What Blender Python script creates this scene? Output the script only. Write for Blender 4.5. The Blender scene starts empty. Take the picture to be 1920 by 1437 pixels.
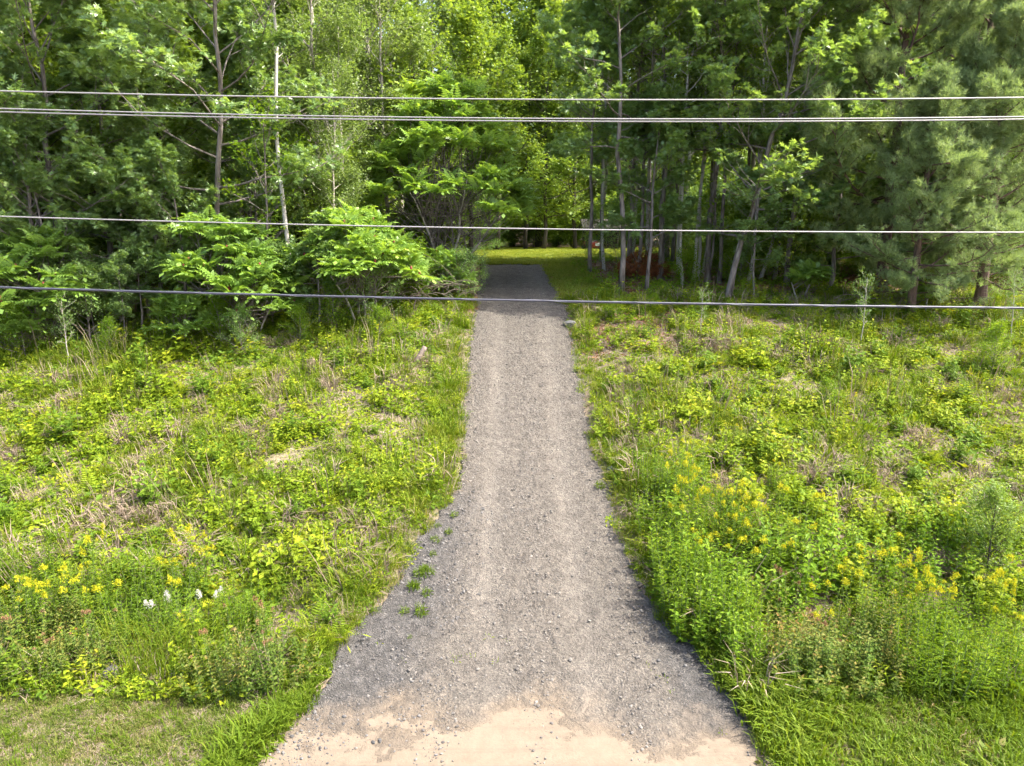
import bpy, math, random
import numpy as np
from mathutils import Vector, Matrix, Euler

# ------------------------------------------------------------------ camera, sky, sun, exposure
scene = bpy.context.scene
COL = scene.collection
CAM_H, PITCH, FPX = 7.5, math.radians(12.0), 1330.0
cam_d = bpy.data.cameras.new('camera')
cam_d.sensor_width = 36.0
cam_d.lens = 36.0 * FPX / 1920.0
cam_d.clip_start, cam_d.clip_end = 0.1, 2000.0
cam = bpy.data.objects.new('camera', cam_d)
cam.location = (0, 0, CAM_H)
cam.rotation_euler = (math.pi / 2 - PITCH, 0, 0)
COL.objects.link(cam)
scene.camera = cam

SUN_EL, SUN_AZ = math.radians(54), math.radians(97)      # azimuth from +Y towards +X
world = bpy.data.worlds.new('World')
scene.world = world
world.use_nodes = True
wn = world.node_tree.nodes
sky = wn.new('ShaderNodeTexSky')
sky.sky_type = 'NISHITA'
sky.sun_disc = False
sky.sun_elevation = SUN_EL
sky.sun_rotation = SUN_AZ
sky.dust_density = 5.0
bg = wn['Background']
bg.inputs['Strength'].default_value = 0.15
world.node_tree.links.new(sky.outputs[0], bg.inputs['Color'])
sun_d = bpy.data.lights.new('sun', 'SUN')
sun_d.energy = 2.9
sun_d.angle = math.radians(0.6)
sun_d.color = (1.0, 0.95, 0.86)
sun = bpy.data.objects.new('sun', sun_d)
S = Vector((math.sin(SUN_AZ) * math.cos(SUN_EL), math.cos(SUN_AZ) * math.cos(SUN_EL), math.sin(SUN_EL)))
sun.rotation_euler = S.to_track_quat('Z', 'Y').to_euler()
sun.location = (0, 0, 40)
COL.objects.link(sun)
scene.view_settings.view_transform = 'Standard'
scene.view_settings.look = 'None'
scene.view_settings.exposure = 2.18
scene.view_settings.gamma = 1.0
scene.render.engine = 'CYCLES'
cy = scene.cycles
cy.max_bounces = 8
cy.diffuse_bounces = 6
cy.glossy_bounces = 2
cy.transmission_bounces = 6
cy.use_adaptive_sampling = True
cy.adaptive_threshold = 0.035
cy.use_denoising = True
cy.sample_clamp_indirect = 6.0

# ------------------------------------------------------------------ helpers
RNG = np.random.default_rng(7)


def tag(o, label=None, cat=None, group=None, kind=None):
    if label: o['label'] = label
    if cat: o['category'] = cat
    if group: o['group'] = group
    if kind: o['kind'] = kind
    return o


def mesh_from(name, V, F, mats=(), v=None, mi=None, smooth=False):
    """V (n,3); F list of (m,k) int arrays; v per-face tint list; mi per-face material index"""
    me = bpy.data.meshes.new(name)
    V = np.asarray(V, dtype=np.float32)
    if not isinstance(F, list): F = [F]
    F = [np.asarray(f, dtype=np.int32) for f in F if len(f)]
    nl = sum(f.size for f in F); npoly = sum(len(f) for f in F)
    me.vertices.add(len(V)); me.vertices.foreach_set('co', V.ravel())
    me.loops.add(nl); me.loops.foreach_set('vertex_index', np.concatenate([f.ravel() for f in F]))
    ls = []; c = 0
    for f in F:
        ls.append(c + np.arange(len(f)) * f.shape[1]); c += f.size
    me.polygons.add(npoly)
    me.polygons.foreach_set('loop_start', np.concatenate(ls).astype(np.int32))
    if mi is not None: me.polygons.foreach_set('material_index', np.asarray(mi, dtype=np.int32))
    me.polygons.foreach_set('use_smooth', np.full(npoly, smooth))
    for m in mats: me.materials.append(m)
    me.update(calc_edges=True)
    if v is not None:
        a = me.attributes.new('v', 'FLOAT', 'FACE')
        a.data.foreach_set('value', np.asarray(v, dtype=np.float32))
    return me


def obj(name, me, parent=None, loc=None):
    o = bpy.data.objects.new(name, me)
    COL.objects.link(o)
    if parent is not None: o.parent = parent
    if loc is not None: o.location = loc
    return o


class Geo:
    """collects triangles and quads with a tint per face"""
    def __init__(s): s.V = []; s.T = []; s.Q = []; s.vt = []; s.vq = []; s.n = 0
    def add(s, V, T=None, Q=None, vt=None, vq=None):
        V = np.asarray(V, float).reshape(-1, 3)
        if T is not None and len(T):
            T = np.asarray(T) + s.n; s.T.append(T); s.vt.append(np.full(len(T), .5) if vt is None else vt)
        if Q is not None and len(Q):
            Q = np.asarray(Q) + s.n; s.Q.append(Q); s.vq.append(np.full(len(Q), .5) if vq is None else vq)
        s.V.append(V); s.n += len(V)
    def tris(s): return sum(len(t) for t in s.T) + 2 * sum(len(q) for q in s.Q)
    def mesh(s, name, mat, smooth=False):
        F = []; v = []
        if s.T: F.append(np.concatenate(s.T)); v.append(np.concatenate(s.vt))
        if s.Q: F.append(np.concatenate(s.Q)); v.append(np.concatenate(s.vq))
        return mesh_from(name, np.concatenate(s.V), F, [mat], np.concatenate(v), smooth=smooth)
    def tube(s, pts, rad, sides=5, cap=True):
        pts = np.asarray(pts, float); n = len(pts)
        rad = np.broadcast_to(np.asarray(rad, float), (n,))
        d = np.gradient(pts, axis=0); d /= np.linalg.norm(d, axis=1)[:, None] + 1e-9
        ref = np.array([1., 0, 0]) if abs(d[0][0]) < .8 else np.array([0, 1., 0])
        a = np.cross(d, ref); a /= np.linalg.norm(a, axis=1)[:, None] + 1e-9
        b = np.cross(d, a)
        th = np.linspace(0, 2 * math.pi, sides, endpoint=False)
        ring = pts[:, None, :] + rad[:, None, None] * (np.cos(th)[None, :, None] * a[:, None, :] + np.sin(th)[None, :, None] * b[:, None, :])
        V = ring.reshape(-1, 3)
        i = np.arange(n - 1)[:, None] * sides; j = np.arange(sides)[None, :]; k = (j + 1) % sides
        Q = np.stack([i + j, i + k, i + sides + k, i + sides + j], -1).reshape(-1, 4)
        T = None
        if cap:
            V = np.vstack([V, pts[-1:], pts[:1]]); m = n * sides
            T = np.array([[(n - 1) * sides + q, (n - 1) * sides + (q + 1) % sides, m] for q in range(sides)] +
                         [[(q + 1) % sides, q, m + 1] for q in range(sides)])
        s.add(V, T, Q)
    def leaves(s, tmpl, pos, R, size, v):
        tv, tf = tmpl; k = len(tv); N = len(pos)
        V = np.einsum('nij,kj->nki', R, tv) * np.asarray(size).reshape(-1, 1, 1) + pos[:, None, :]
        T = tf[None] + (np.arange(N) * k)[:, None, None]
        s.add(V.reshape(-1, 3), T.reshape(-1, 3), vt=np.repeat(v, len(tf)))


def nrm(a): return a / (np.linalg.norm(a, axis=-1, keepdims=True) + 1e-9)


def frames(d, up=None, rng=RNG, rough=.5):
    """rotation matrices whose y column is d and whose z column leans up"""
    d = nrm(d)
    z = np.tile(np.array([0, 0, 1.0]), (len(d), 1)) if up is None else up
    z = z + rng.normal(0, rough, d.shape)
    x = nrm(np.cross(d, z)); z = np.cross(x, d)
    return np.stack([x, d, z], -1)


# leaf templates, unit length along +y
OVATE = (np.array([[0, 0, 0], [.27, .42, .06], [0, 1, -.06], [-.27, .42, .06]]), np.array([[0, 1, 2], [0, 2, 3]]))
ROUND = (np.array([[0, 0, 0], [.38, .35, .05], [.2, .85, 0], [-.2, .85, 0], [-.38, .35, .05]]), np.array([[0, 1, 2], [0, 2, 3], [0, 3, 4]]))
NARROW = (np.array([[0, 0, 0], [.11, .4, .03], [0, 1, -.12], [-.11, .4, .03]]), np.array([[0, 1, 2], [0, 2, 3]]))
OAK = (np.array([[0, 0, 0], [.1, .45, .02], [0, 1, -.08], [-.1, .45, .02],
                 [.36, .36, .0], [.42, .7, -.02], [-.36, .36, 0], [-.42, .7, -.02], [.06, .12, 0], [-.06, .12, 0], [.08, .62, 0], [-.08, .62, 0]]),
       np.array([[0, 1, 2], [0, 2, 3], [8, 4, 1], [1, 5, 10], [9, 3, 6], [3, 11, 7]]))
MAPLE = (np.array([[0, 0, 0], [.5, .25, -.05], [.2, .4, .03], [.55, .75, -.06], [0, 1.05, -.08], [-.55, .75, -.06], [-.2, .4, .03], [-.5, .25, -.05], [0, .62, 0]]),
         np.array([[0, 1, 2], [2, 3, 8], [2, 4, 6], [6, 8, 5], [0, 6, 7], [0, 2, 6]]))


def frond_template(pairs=8, leaflet=.32, wid=.095, arch=.25, droop=.2, taper=True):
    V = []; T = []
    for i in range(pairs):
        t = .14 + .82 * i / (pairs - 1)
        y, z = t, arch * (t - t * t * 1.5)
        L = leaflet * (math.sin(math.pi * min(1, .25 + t * .78)) if taper else 1)
        for s in (-1, 1):
            b = len(V)
            V += [[0, y, z], [s * L * .45, y + wid + .05 * L, z + .01], [s * L, y + .22 * L, z - droop * L * 2], [s * L * .45, y - wid * .4, z]]
            T += ([[b, b + 2, b + 1], [b, b + 3, b + 2]] if s > 0 else [[b, b + 1, b + 2], [b, b + 2, b + 3]])
    b = len(V)
    V += [[0, .9, arch * (.9 - .81 * 1.5)], [wid, 1.02, arch * -.5 - .05], [0, 1.15, arch * -.7 - .1], [-wid, 1.02, arch * -.5 - .05]]
    T += [[b, b + 1, b + 2], [b, b + 2, b + 3]]
    return np.array(V, float), np.array(T)


FROND = frond_template()
FERN = frond_template(pairs=13, leaflet=.26, wid=.03, arch=.5, droop=.06)


def tuft_template(n=16, w=.03, seed=3, cone=.75):
    r = np.random.default_rng(seed); V = []; T = []
    for i in range(n):
        d = np.array([r.normal(0, cone), 1.0, r.normal(0, cone)]); d /= np.linalg.norm(d)
        L = r.uniform(.7, 1.05); p = np.cross(d, r.normal(size=3)); p /= np.linalg.norm(p)
        o = np.array([0, r.uniform(-.35, .1), 0]); b = len(V)
        V += [list(o - p * w), list(o + p * w), list(o + d * L)]
        T.append([b, b + 1, b + 2])
    return np.array(V), np.array(T)


TUFT = tuft_template(10, .042)


# ------------------------------------------------------------------ materials
def N(nt, t, **kw):
    n = nt.nodes.new(t)
    for k, v in kw.items(): setattr(n, k, v)
    return n


def ramp(nt, stops):
    r = N(nt, 'ShaderNodeValToRGB'); e = r.color_ramp.elements
    while len(e) < len(stops): e.new(.5)
    for el, (p, c) in zip(e, stops): el.position = p; el.color = (*c, 1)
    return r


def new_mat(name):
    m = bpy.data.materials.new(name); m.use_nodes = True
    nt = m.node_tree; b = nt.nodes['Principled BSDF']
    return m, nt, b


def world_noise(nt, scale, detail=3, rough=.55, vec=None):
    g = N(nt, 'ShaderNodeNewGeometry'); n = N(nt, 'ShaderNodeTexNoise')
    n.inputs['Scale'].default_value = scale; n.inputs['Detail'].default_value = detail; n.inputs['Roughness'].default_value = rough
    nt.links.new(g.outputs['Position'] if vec is None else vec, n.inputs['Vector'])
    return n.outputs['Fac']


def math_n(nt, op, a, b=None, c=None, clamp=False):
    m = N(nt, 'ShaderNodeMath', operation=op); m.use_clamp = clamp
    for i, x in enumerate((a, b, c)):
        if x is None: continue
        if isinstance(x, (int, float)): m.inputs[i].default_value = x
        else: nt.links.new(x, m.inputs[i])
    return m.outputs[0]


def mix_c(nt, f, a, b, mode='MIX'):
    m = N(nt, 'ShaderNodeMix', data_type='RGBA', blend_type=mode)
    for i, x in ((0, f), (6, a), (7, b)):
        if isinstance(x, (int, float)): m.inputs[i].default_value = x
        elif isinstance(x, tuple): m.inputs[i].default_value = (*x, 1)
        else: nt.links.new(x, m.inputs[i])
    return m.outputs[2]


K_OPEN = {'aspen_leaf': .8, 'herb_leaf': .82, 'dark_herb_leaf': .78, 'goldenrod_leaf': .75, 'shrub_leaf': .88, 'grass_blade': .62, 'verge_blade': .6, 'lush_blade': .58, 'dry_straw': .6, 'dead_leaf': .8, 'spirea_leaf': .85, 'goldenrod_flower': .85, 'white_flower': .85, 'rusty_flower': .85, 'sumac_leaf': 1.08}


def leaf_mat(name, stops, trans=.4, rough=.5, wscale=.35, tcol=(1.35, 1.25, .45), wamp=.5, spec=.35):
    k_ = K_OPEN.get(name, 1.0); stops = [(p, tuple(x * k_ for x in c)) for p, c in stops]
    m, nt, b = new_mat(name)
    at = N(nt, 'ShaderNodeAttribute', attribute_name='v')
    oi = N(nt, 'ShaderNodeObjectInfo')
    w = world_noise(nt, wscale, 2)
    f = math_n(nt, 'MULTIPLY', at.outputs['Fac'], .55)
    f = math_n(nt, 'ADD', f, math_n(nt, 'MULTIPLY', oi.outputs['Random'], .2))
    f = math_n(nt, 'ADD', f, math_n(nt, 'MULTIPLY', math_n(nt, 'SUBTRACT', w, .35), wamp), clamp=True)
    r = ramp(nt, stops); nt.links.new(f, r.inputs[0])
    nt.links.new(r.outputs[0], b.inputs['Base Color'])
    b.inputs['Roughness'].default_value = rough
    b.inputs['Specular IOR Level'].default_value = spec if name in ('oak_leaf', 'sumac_leaf', 'aspen_leaf', 'broad_leaf') else .12
    tr = N(nt, 'ShaderNodeBsdfTranslucent')
    nt.links.new(mix_c(nt, 1.0, r.outputs[0], tcol, 'MULTIPLY'), tr.inputs['Color'])
    mx = N(nt, 'ShaderNodeMixShader'); mx.inputs[0].default_value = trans
    nt.links.new(b.outputs[0], mx.inputs[1]); nt.links.new(tr.outputs[0], mx.inputs[2])
    nt.links.new(mx.outputs[0], nt.nodes['Material Output'].inputs['Surface'])
    return m


def bark_mat(name, c1, c2, scale=6, stretch=(1, 1, .2), bump=.5, lo=.35, hi=.65):
    m, nt, b = new_mat(name)
    tc = N(nt, 'ShaderNodeTexCoord'); mp = N(nt, 'ShaderNodeMapping'); mp.inputs['Scale'].default_value = stretch
    nt.links.new(tc.outputs['Object'], mp.inputs['Vector'])
    f = world_noise(nt, scale, 4, .6, mp.outputs[0])
    r = ramp(nt, [(lo, c1), (hi, c2)]); nt.links.new(f, r.inputs[0])
    nt.links.new(r.outputs[0], b.inputs['Base Color']); b.inputs['Roughness'].default_value = .9
    bp = N(nt, 'ShaderNodeBump'); bp.inputs['Strength'].default_value = bump; bp.inputs['Distance'].default_value = .03
    nt.links.new(f, bp.inputs['Height']); nt.links.new(bp.outputs[0], b.inputs['Normal'])
    return m


def plain_mat(name, c, rough=.7, metal=0.0, nscale=0, namp=.3):
    m, nt, b = new_mat(name)
    if nscale:
        f = world_noise(nt, nscale, 3)
        r = ramp(nt, [(.3, tuple(x * (1 - namp) for x in c)), (.7, tuple(min(1, x * (1 + namp)) for x in c))])
        nt.links.new(f, r.inputs[0]); nt.links.new(r.outputs[0], b.inputs['Base Color'])
    else: b.inputs['Base Color'].default_value = (*c, 1)
    b.inputs['Roughness'].default_value = rough; b.inputs['Metallic'].default_value = metal
    return m


M = {}
M['oak'] = leaf_mat('oak_leaf', [(0, (.11, .185, .06)), (.5, (.18, .285, .095)), (1, (.3, .39, .12))], .48, .32, spec=.7)
M['maple'] = leaf_mat('broad_leaf', [(0, (.1, .17, .035)), (.5, (.18, .275, .05)), (1, (.32, .39, .075))], .5, .4)
M['aspen'] = leaf_mat('aspen_leaf', [(0, (.12, .18, .05)), (.5, (.21, .29, .09)), (1, (.34, .4, .14))], .45, .38, tcol=(1.2, 1.25, .55))
M['sumac'] = leaf_mat('sumac_leaf', [(0, (.11, .2, .04)), (.5, (.2, .32, .06)), (1, (.36, .44, .08))], .45, .4, spec=.5)
M['yellow'] = leaf_mat('yellow_leaf', [(0, (.12, .17, .02)), (.5, (.26, .27, .03)), (1, (.4, .33, .04))], .45, .5)
M['shrub'] = leaf_mat('shrub_leaf', [(0, (.07, .14, .014)), (.5, (.155, .27, .02)), (1, (.32, .4, .035))], .45, .48)
M['palegreen'] = leaf_mat('pale_leaf', [(0, (.1, .17, .05)), (.5, (.16, .26, .08)), (1, (.28, .36, .14))], .4, .5)
M['pine'] = leaf_mat('pine_needle', [(0, (.15, .205, .09)), (.5, (.26, .335, .15)), (1, (.42, .48, .2))], .4, .5, wscale=.5, tcol=(1.1, 1.15, .6))
M['deadpine'] = leaf_mat('dead_needle', [(0, (.12, .045, .02)), (.5, (.22, .085, .035)), (1, (.33, .15, .06))], .2, .8, tcol=(1, .8, .6))
M['herb'] = leaf_mat('herb_leaf', [(0, (.09, .165, .012)), (.45, (.2, .3, .018)), (.8, (.35, .4, .025)), (1, (.47, .43, .04))], .45, .5, wscale=.9, wamp=.8)
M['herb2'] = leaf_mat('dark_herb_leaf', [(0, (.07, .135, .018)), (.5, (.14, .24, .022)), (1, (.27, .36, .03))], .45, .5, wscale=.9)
M['rod'] = leaf_mat('goldenrod_leaf', [(0, (.075, .15, .012)), (.5, (.16, .275, .018)), (1, (.33, .41, .03))], .45, .5, wscale=.6)
M['grass'] = leaf_mat('grass_blade', [(0, (.09, .175, .014)), (.45, (.19, .3, .02)), (.8, (.33, .38, .045)), (1, (.46, .41, .13))], .42, .5, wscale=1.1, wamp=.9)
M['verge'] = leaf_mat('verge_blade', [(0, (.1, .17, .025)), (.45, (.19, .25, .045)), (.75, (.32, .31, .1)), (1, (.45, .35, .2))], .38, .55, wscale=1.0, wamp=1.0)
M['lush'] = leaf_mat('lush_blade', [(0, (.1, .18, .015)), (.6, (.2, .31, .025)), (1, (.33, .39, .05))], .42, .5)
M['lawnblade'] = leaf_mat('lawn_blade', [(0, (.1, .15, .02)), (.5, (.19, .23, .035)), (1, (.32, .3, .08))], .42, .6)
M['straw'] = leaf_mat('dry_straw', [(0, (.26, .185, .125)), (.5, (.42, .325, .235)), (1, (.58, .49, .39))], .15, .8, tcol=(1, .9, .7))
M['litter'] = leaf_mat('dead_leaf', [(0, (.12, .055, .03)), (.5, (.22, .11, .06)), (1, (.36, .2, .11))], .15, .8, tcol=(1, .8, .6))
M['spirea'] = leaf_mat('spirea_leaf', [(0, (.055, .105, .018)), (.45, (.11, .18, .025)), (.75, (.2, .2, .045)), (1, (.36, .17, .06))], .4, .5, wscale=1.2, wamp=.8)
M['gold'] = leaf_mat('goldenrod_flower', [(0, (.42, .4, .012)), (.5, (.52, .5, .02)), (1, (.6, .6, .05))], .3, .7, tcol=(1.1, 1, .6))
M['white'] = leaf_mat('white_flower', [(0, (.6, .56, .48)), (1, (.85, .82, .76))], .3, .7, tcol=(1, 1, .95))
M['rust'] = leaf_mat('rusty_flower', [(0, (.2, .1, .05)), (.5, (.3, .17, .09)), (1, (.42, .31, .19))], .25, .8, tcol=(1, .85, .6))
M['drupe'] = plain_mat('sumac_fruit', (.16, .015, .015), .7)
M['orange'] = leaf_mat('orange_leaf', [(0, (.5, .09, .01)), (1, (.7, .2, .02))], .4, .6, tcol=(1, .7, .4))
M['bark'] = bark_mat('grey_bark', (.07, .056, .047), (.24, .205, .18), 9)
M['bark_dark'] = bark_mat('dark_bark', (.03, .022, .018), (.1, .08, .065), 8)
M['bark_pine'] = bark_mat('pine_bark', (.05, .03, .022), (.17, .105, .08), 8)
M['bark_birch'] = bark_mat('birch_bark', (.08, .07, .06), (.4, .37, .33), 5, (1, 1, 3.5), .2, .3, .42)
M['bark_aspen'] = bark_mat('aspen_bark', (.12, .1, .08), (.33, .3, .25), 6, (1, 1, .7), .2, .3, .55)
M['deadwood'] = bark_mat('dead_wood', (.07, .05, .04), (.19, .15, .12), 10)
M['stem'] = plain_mat('green_stem', (.1, .14, .04), .7)

# ------------------------------------------------------------------ lay of the land
_PY = np.array([-60, 6, 8.6, 10.5, 14, 18, 22, 25, 27.5, 30, 36.8, 45, 70, 400.])
_PZ = np.array([0, 0, 0.0, .22, .95, 2.05, 3.25, 4.2, 4.75, 5.1, 5.86, 5.93, 5.95, 7.5])
_ys = np.arange(-60, 400, .1)
_zs = np.convolve(np.pad(np.interp(_ys, _PY, _PZ), 15, mode='edge'), np.hanning(33)[1:-1] / np.hanning(33)[1:-1].sum(), 'valid')


def prof(Y): return np.interp(Y, _ys, _zs)


def ray(px, py):
    u = (px - 960) / FPX; v = (py - 718.5) / FPX
    return np.array([u, math.cos(PITCH) - v * math.sin(PITCH), -math.sin(PITCH) - v * math.cos(PITCH)])


def at(px, py, Y):
    d = ray(px, py); t = Y / d[1]
    return np.array([d[0] * t, Y, CAM_H + d[2] * t])


def hit(px, py, hf):
    d = ray(px, py); t = np.arange(4, 200, .02)
    z = CAM_H + d[2] * t - hf(d[0] * t, d[1] * t)
    i = int(np.argmax(z < 0)) if (z < 0).any() else len(t) - 1
    return d[0] * t[i], d[1] * t[i]


_L = [(905, 497), (898, 540), (887, 600), (880, 660), (869, 740), (866, 800), (868, 850), (856, 920), (822, 965), (768, 1020), (748, 1080), (700, 1150), (634, 1200), (602, 1290), (548, 1370), (478, 1437)]
_R = [(1017, 497), (1042, 540), (1070, 605), (1083, 680), (1098, 760), (1115, 850), (1142, 920), (1168, 1000), (1196, 1080), (1237, 1150), (1302, 1210), (1352, 1260), (1392, 1330), (1414, 1380), (1425, 1437)]
_pf = lambda X, Y: prof(Y)
_Lw = np.array([hit(x, y, _pf) for x, y in _L])[::-1]
_Rw = np.array([hit(x, y, _pf) for x, y in _R])[::-1]


def XL(Y): return np.interp(Y, _Lw[:, 1], _Lw[:, 0]) + np.minimum(0, (Y - 8.7)) * 1.0
def XR(Y): return np.interp(Y, _Rw[:, 1], _Rw[:, 0]) - np.minimum(0, (Y - 8.7)) * .6
def sstep(a, b, x):
    t = np.clip((x - a) / (b - a), 0, 1); return t * t * (3 - 2 * t)


_ph = RNG.uniform(0, 6.28, 24); _fr = RNG.uniform(.25, 2.2, 24); _an = RNG.uniform(0, 6.28, 24)


def bumpy(X, Y):
    r = 0
    for p, f, a in zip(_ph, _fr, _an): r = r + np.sin((X * math.cos(a) + Y * math.sin(a)) * f + p) / (f + .4)
    return r / 9


def outside(X, Y): return np.maximum(np.maximum(XL(Y) - X, X - XR(Y)), 0)


def ground(X, Y):
    X = np.asarray(X, float); Y = np.asarray(Y, float)
    e = outside(X, Y); s = sstep(.1, 2.2, e)
    ditch = -.5 * np.exp(-((Y - 11.9) / 1.3) ** 2) * s
    bank = (.4 * np.exp(-((Y - 22) / 4.5) ** 2) + .1 * sstep(13, 17, Y)) * s * (Y < 60)
    return prof(Y) + ditch + bank + bumpy(X, Y) * .16 * s * sstep(9.5, 13, Y) * (1 - .8 * sstep(36, 40, Y))


def gpix(px, py): return hit(px, py, ground)


_nph = RNG.uniform(0, 6.28, (40,)); _nf = RNG.uniform(.5, 4.5, 40); _na = RNG.uniform(0, 6.28, 40)


def patch(X, Y, o=0):
    """smooth random field, about -1..1"""
    r = 0
    for i in range(14):
        k = (i + o * 7) % 40
        r = r + np.sin((X * math.cos(_na[k]) + Y * math.sin(_na[k])) * _nf[k] + _nph[k])
    return r / 4.2


def axis(lo, a, b, hi, step, n):
    g = np.geomspace(1, 1 + 0, 1)
    l = a - (np.geomspace(step, a - lo, n)); r = b + np.geomspace(step, hi - b, n)
    return np.concatenate([l[::-1], np.arange(a, b + step / 2, step), r])


gx = axis(-300, -24, 24, 300, .25, 18); gy = axis(-60, 5, 46, 390, .2, 20)
GX, GY = np.meshgrid(gx, gy)
GZ = ground(GX, GY)
inside = (GX > XL(GY) - .02) & (GX < XR(GY) + .02) & (GY < 37.6) & (GY > 7.2)
GZ = np.where(inside, GZ - .09, GZ)
GZ = np.where((GY < 7.0), GZ - .06, GZ)
nx, ny = len(gx), len(gy)
ii, jj = np.meshgrid(np.arange(nx - 1), np.arange(ny - 1))
q = (jj * nx + ii).ravel()
GQ = np.stack([q, q + 1, q + nx + 1, q + nx], -1)

m, nt, b = new_mat('bank_soil')
n1 = world_noise(nt, .9, 5, .6); n2 = world_noise(nt, 14, 4, .65)
soil = mix_c(nt, n2, (.11, .078, .054), (.25, .19, .135))
moss = mix_c(nt, n2, (.06, .068, .024), (.18, .17, .07))
f = math_n(nt, 'MULTIPLY', math_n(nt, 'SUBTRACT', n1, .42), 4, clamp=True)
c = mix_c(nt, f, soil, moss)
sep = N(nt, 'ShaderNodeSeparateXYZ'); g = N(nt, 'ShaderNodeNewGeometry'); nt.links.new(g.outputs['Position'], sep.inputs[0])
wood = math_n(nt, 'MULTIPLY', math_n(nt, 'SUBTRACT', sep.outputs['Y'], 24.5), .4, clamp=True)
litter_c = mix_c(nt, n2, (.07, .04, .025), (.2, .115, .07))
c = mix_c(nt, math_n(nt, 'MULTIPLY', wood, .85), c, litter_c)
qx = math_n(nt, 'POWER', math_n(nt, 'ABSOLUTE', math_n(nt, 'MULTIPLY', math_n(nt, 'SUBTRACT', sep.outputs['X'], 5.0), .3)), 2.0)
qy = math_n(nt, 'POWER', math_n(nt, 'ABSOLUTE', math_n(nt, 'MULTIPLY', math_n(nt, 'SUBTRACT', sep.outputs['Y'], 24.4), .5)), 2.0)
redm = math_n(nt, 'SUBTRACT', math_n(nt, 'ADD', 1.0, math_n(nt, 'MULTIPLY', math_n(nt, 'SUBTRACT', n1, .5), 2.0)), math_n(nt, 'ADD', qx, qy), clamp=True)
c = mix_c(nt, redm, c, mix_c(nt, n2, (.09, .04, .028), (.24, .125, .085)))
nt.links.new(c, b.inputs['Base Color']); b.inputs['Roughness'].default_value = .95
bp = N(nt, 'ShaderNodeBump'); bp.inputs['Strength'].default_value = .6; bp.inputs['Distance'].default_value = .05
nt.links.new(n2, bp.inputs['Height']); nt.links.new(bp.outputs[0], b.inputs['Normal'])
me = mesh_from('ground', np.stack([GX, GY, GZ], -1).reshape(-1, 3), GQ, [m], smooth=True)
tag(obj('ground', me), kind='structure')

# ---- the driveway
DY = np.concatenate([np.arange(6.6, 24, .07), np.arange(24, 37.9, .12)])
NT = 110
U = np.linspace(0, 1, NT)
edgeL = XL(DY) - .04 + .05 * np.sin(DY * 3.1) + .05 * np.sin(DY * 9.7 + 1) + .035 * np.sin(DY * 23 + 2) + RNG.normal(0, .025, len(DY))
edgeR = XR(DY) + .04 + .05 * np.sin(DY * 2.7 + 2) + .05 * np.sin(DY * 8.3) + .035 * np.sin(DY * 21) + RNG.normal(0, .025, len(DY))
DX = edgeL[:, None] + (edgeR - edgeL)[:, None] * U[None]
DYY = np.repeat(DY[:, None], NT, 1)
cx = .42 - .4 * sstep(26, 36, DYY)
xr = DX - cx
rut = -.025 * (np.exp(-((xr - .85) / .3) ** 2) + np.exp(-((xr + .85) / .3) ** 2)) * sstep(9.5, 12, DYY)
rough = (np.sin(DX * 23 + DYY * 7) + np.sin(DX * 11 - DYY * 19) + np.sin(DX * 31 + DYY * 27)) * .0025 + RNG.normal(0, .013, DX.shape) * (1 - .7 * np.exp(-((np.abs(xr) - .85) / .35) ** 2)) * sstep(9.3, 11, DYY)
DZ = prof(DYY) + .012 + rut + rough - .12 * (1 - sstep(0, .06, DX - edgeL[:, None])) - .12 * (1 - sstep(0, .06, edgeR[:, None] - DX))
q = (np.arange(len(DY) - 1)[:, None] * NT + np.arange(NT - 1)[None]).ravel()
DQ = np.stack([q, q + 1, q + NT + 1, q + NT], -1)

m, nt, b = new_mat('driveway_gravel')
g = N(nt, 'ShaderNodeNewGeometry'); sep = N(nt, 'ShaderNodeSeparateXYZ'); nt.links.new(g.outputs['Position'], sep.inputs[0])
X, Y = sep.outputs['X'], sep.outputs['Y']
n_big = world_noise(nt, .8, 4, .6); n_mid = world_noise(nt, 5, 5, .65); n_fine = world_noise(nt, 45, 3, .7)
vor = N(nt, 'ShaderNodeTexVoronoi'); vor.inputs['Scale'].default_value = 30; nt.links.new(g.outputs['Position'], vor.inputs['Vector'])
grey = ramp(nt, [(.15, (.046, .041, .036)), (.5, (.115, .103, .089)), (.85, (.22, .197, .17))])
fg = math_n(nt, 'ADD', math_n(nt, 'MULTIPLY', n_mid, .5), math_n(nt, 'MULTIPLY', n_fine, .55)); nt.links.new(fg, grey.inputs[0])
vs = N(nt, 'ShaderNodeSeparateColor'); nt.links.new(vor.outputs['Color'], vs.inputs[0])
vg_ = mix_c(nt, vs.outputs[0], (.1, .09, .08), (.9, .86, .8))
col = mix_c(nt, .3, grey.outputs[0], mix_c(nt, 1.0, grey.outputs[0], vg_, 'OVERLAY'))
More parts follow.
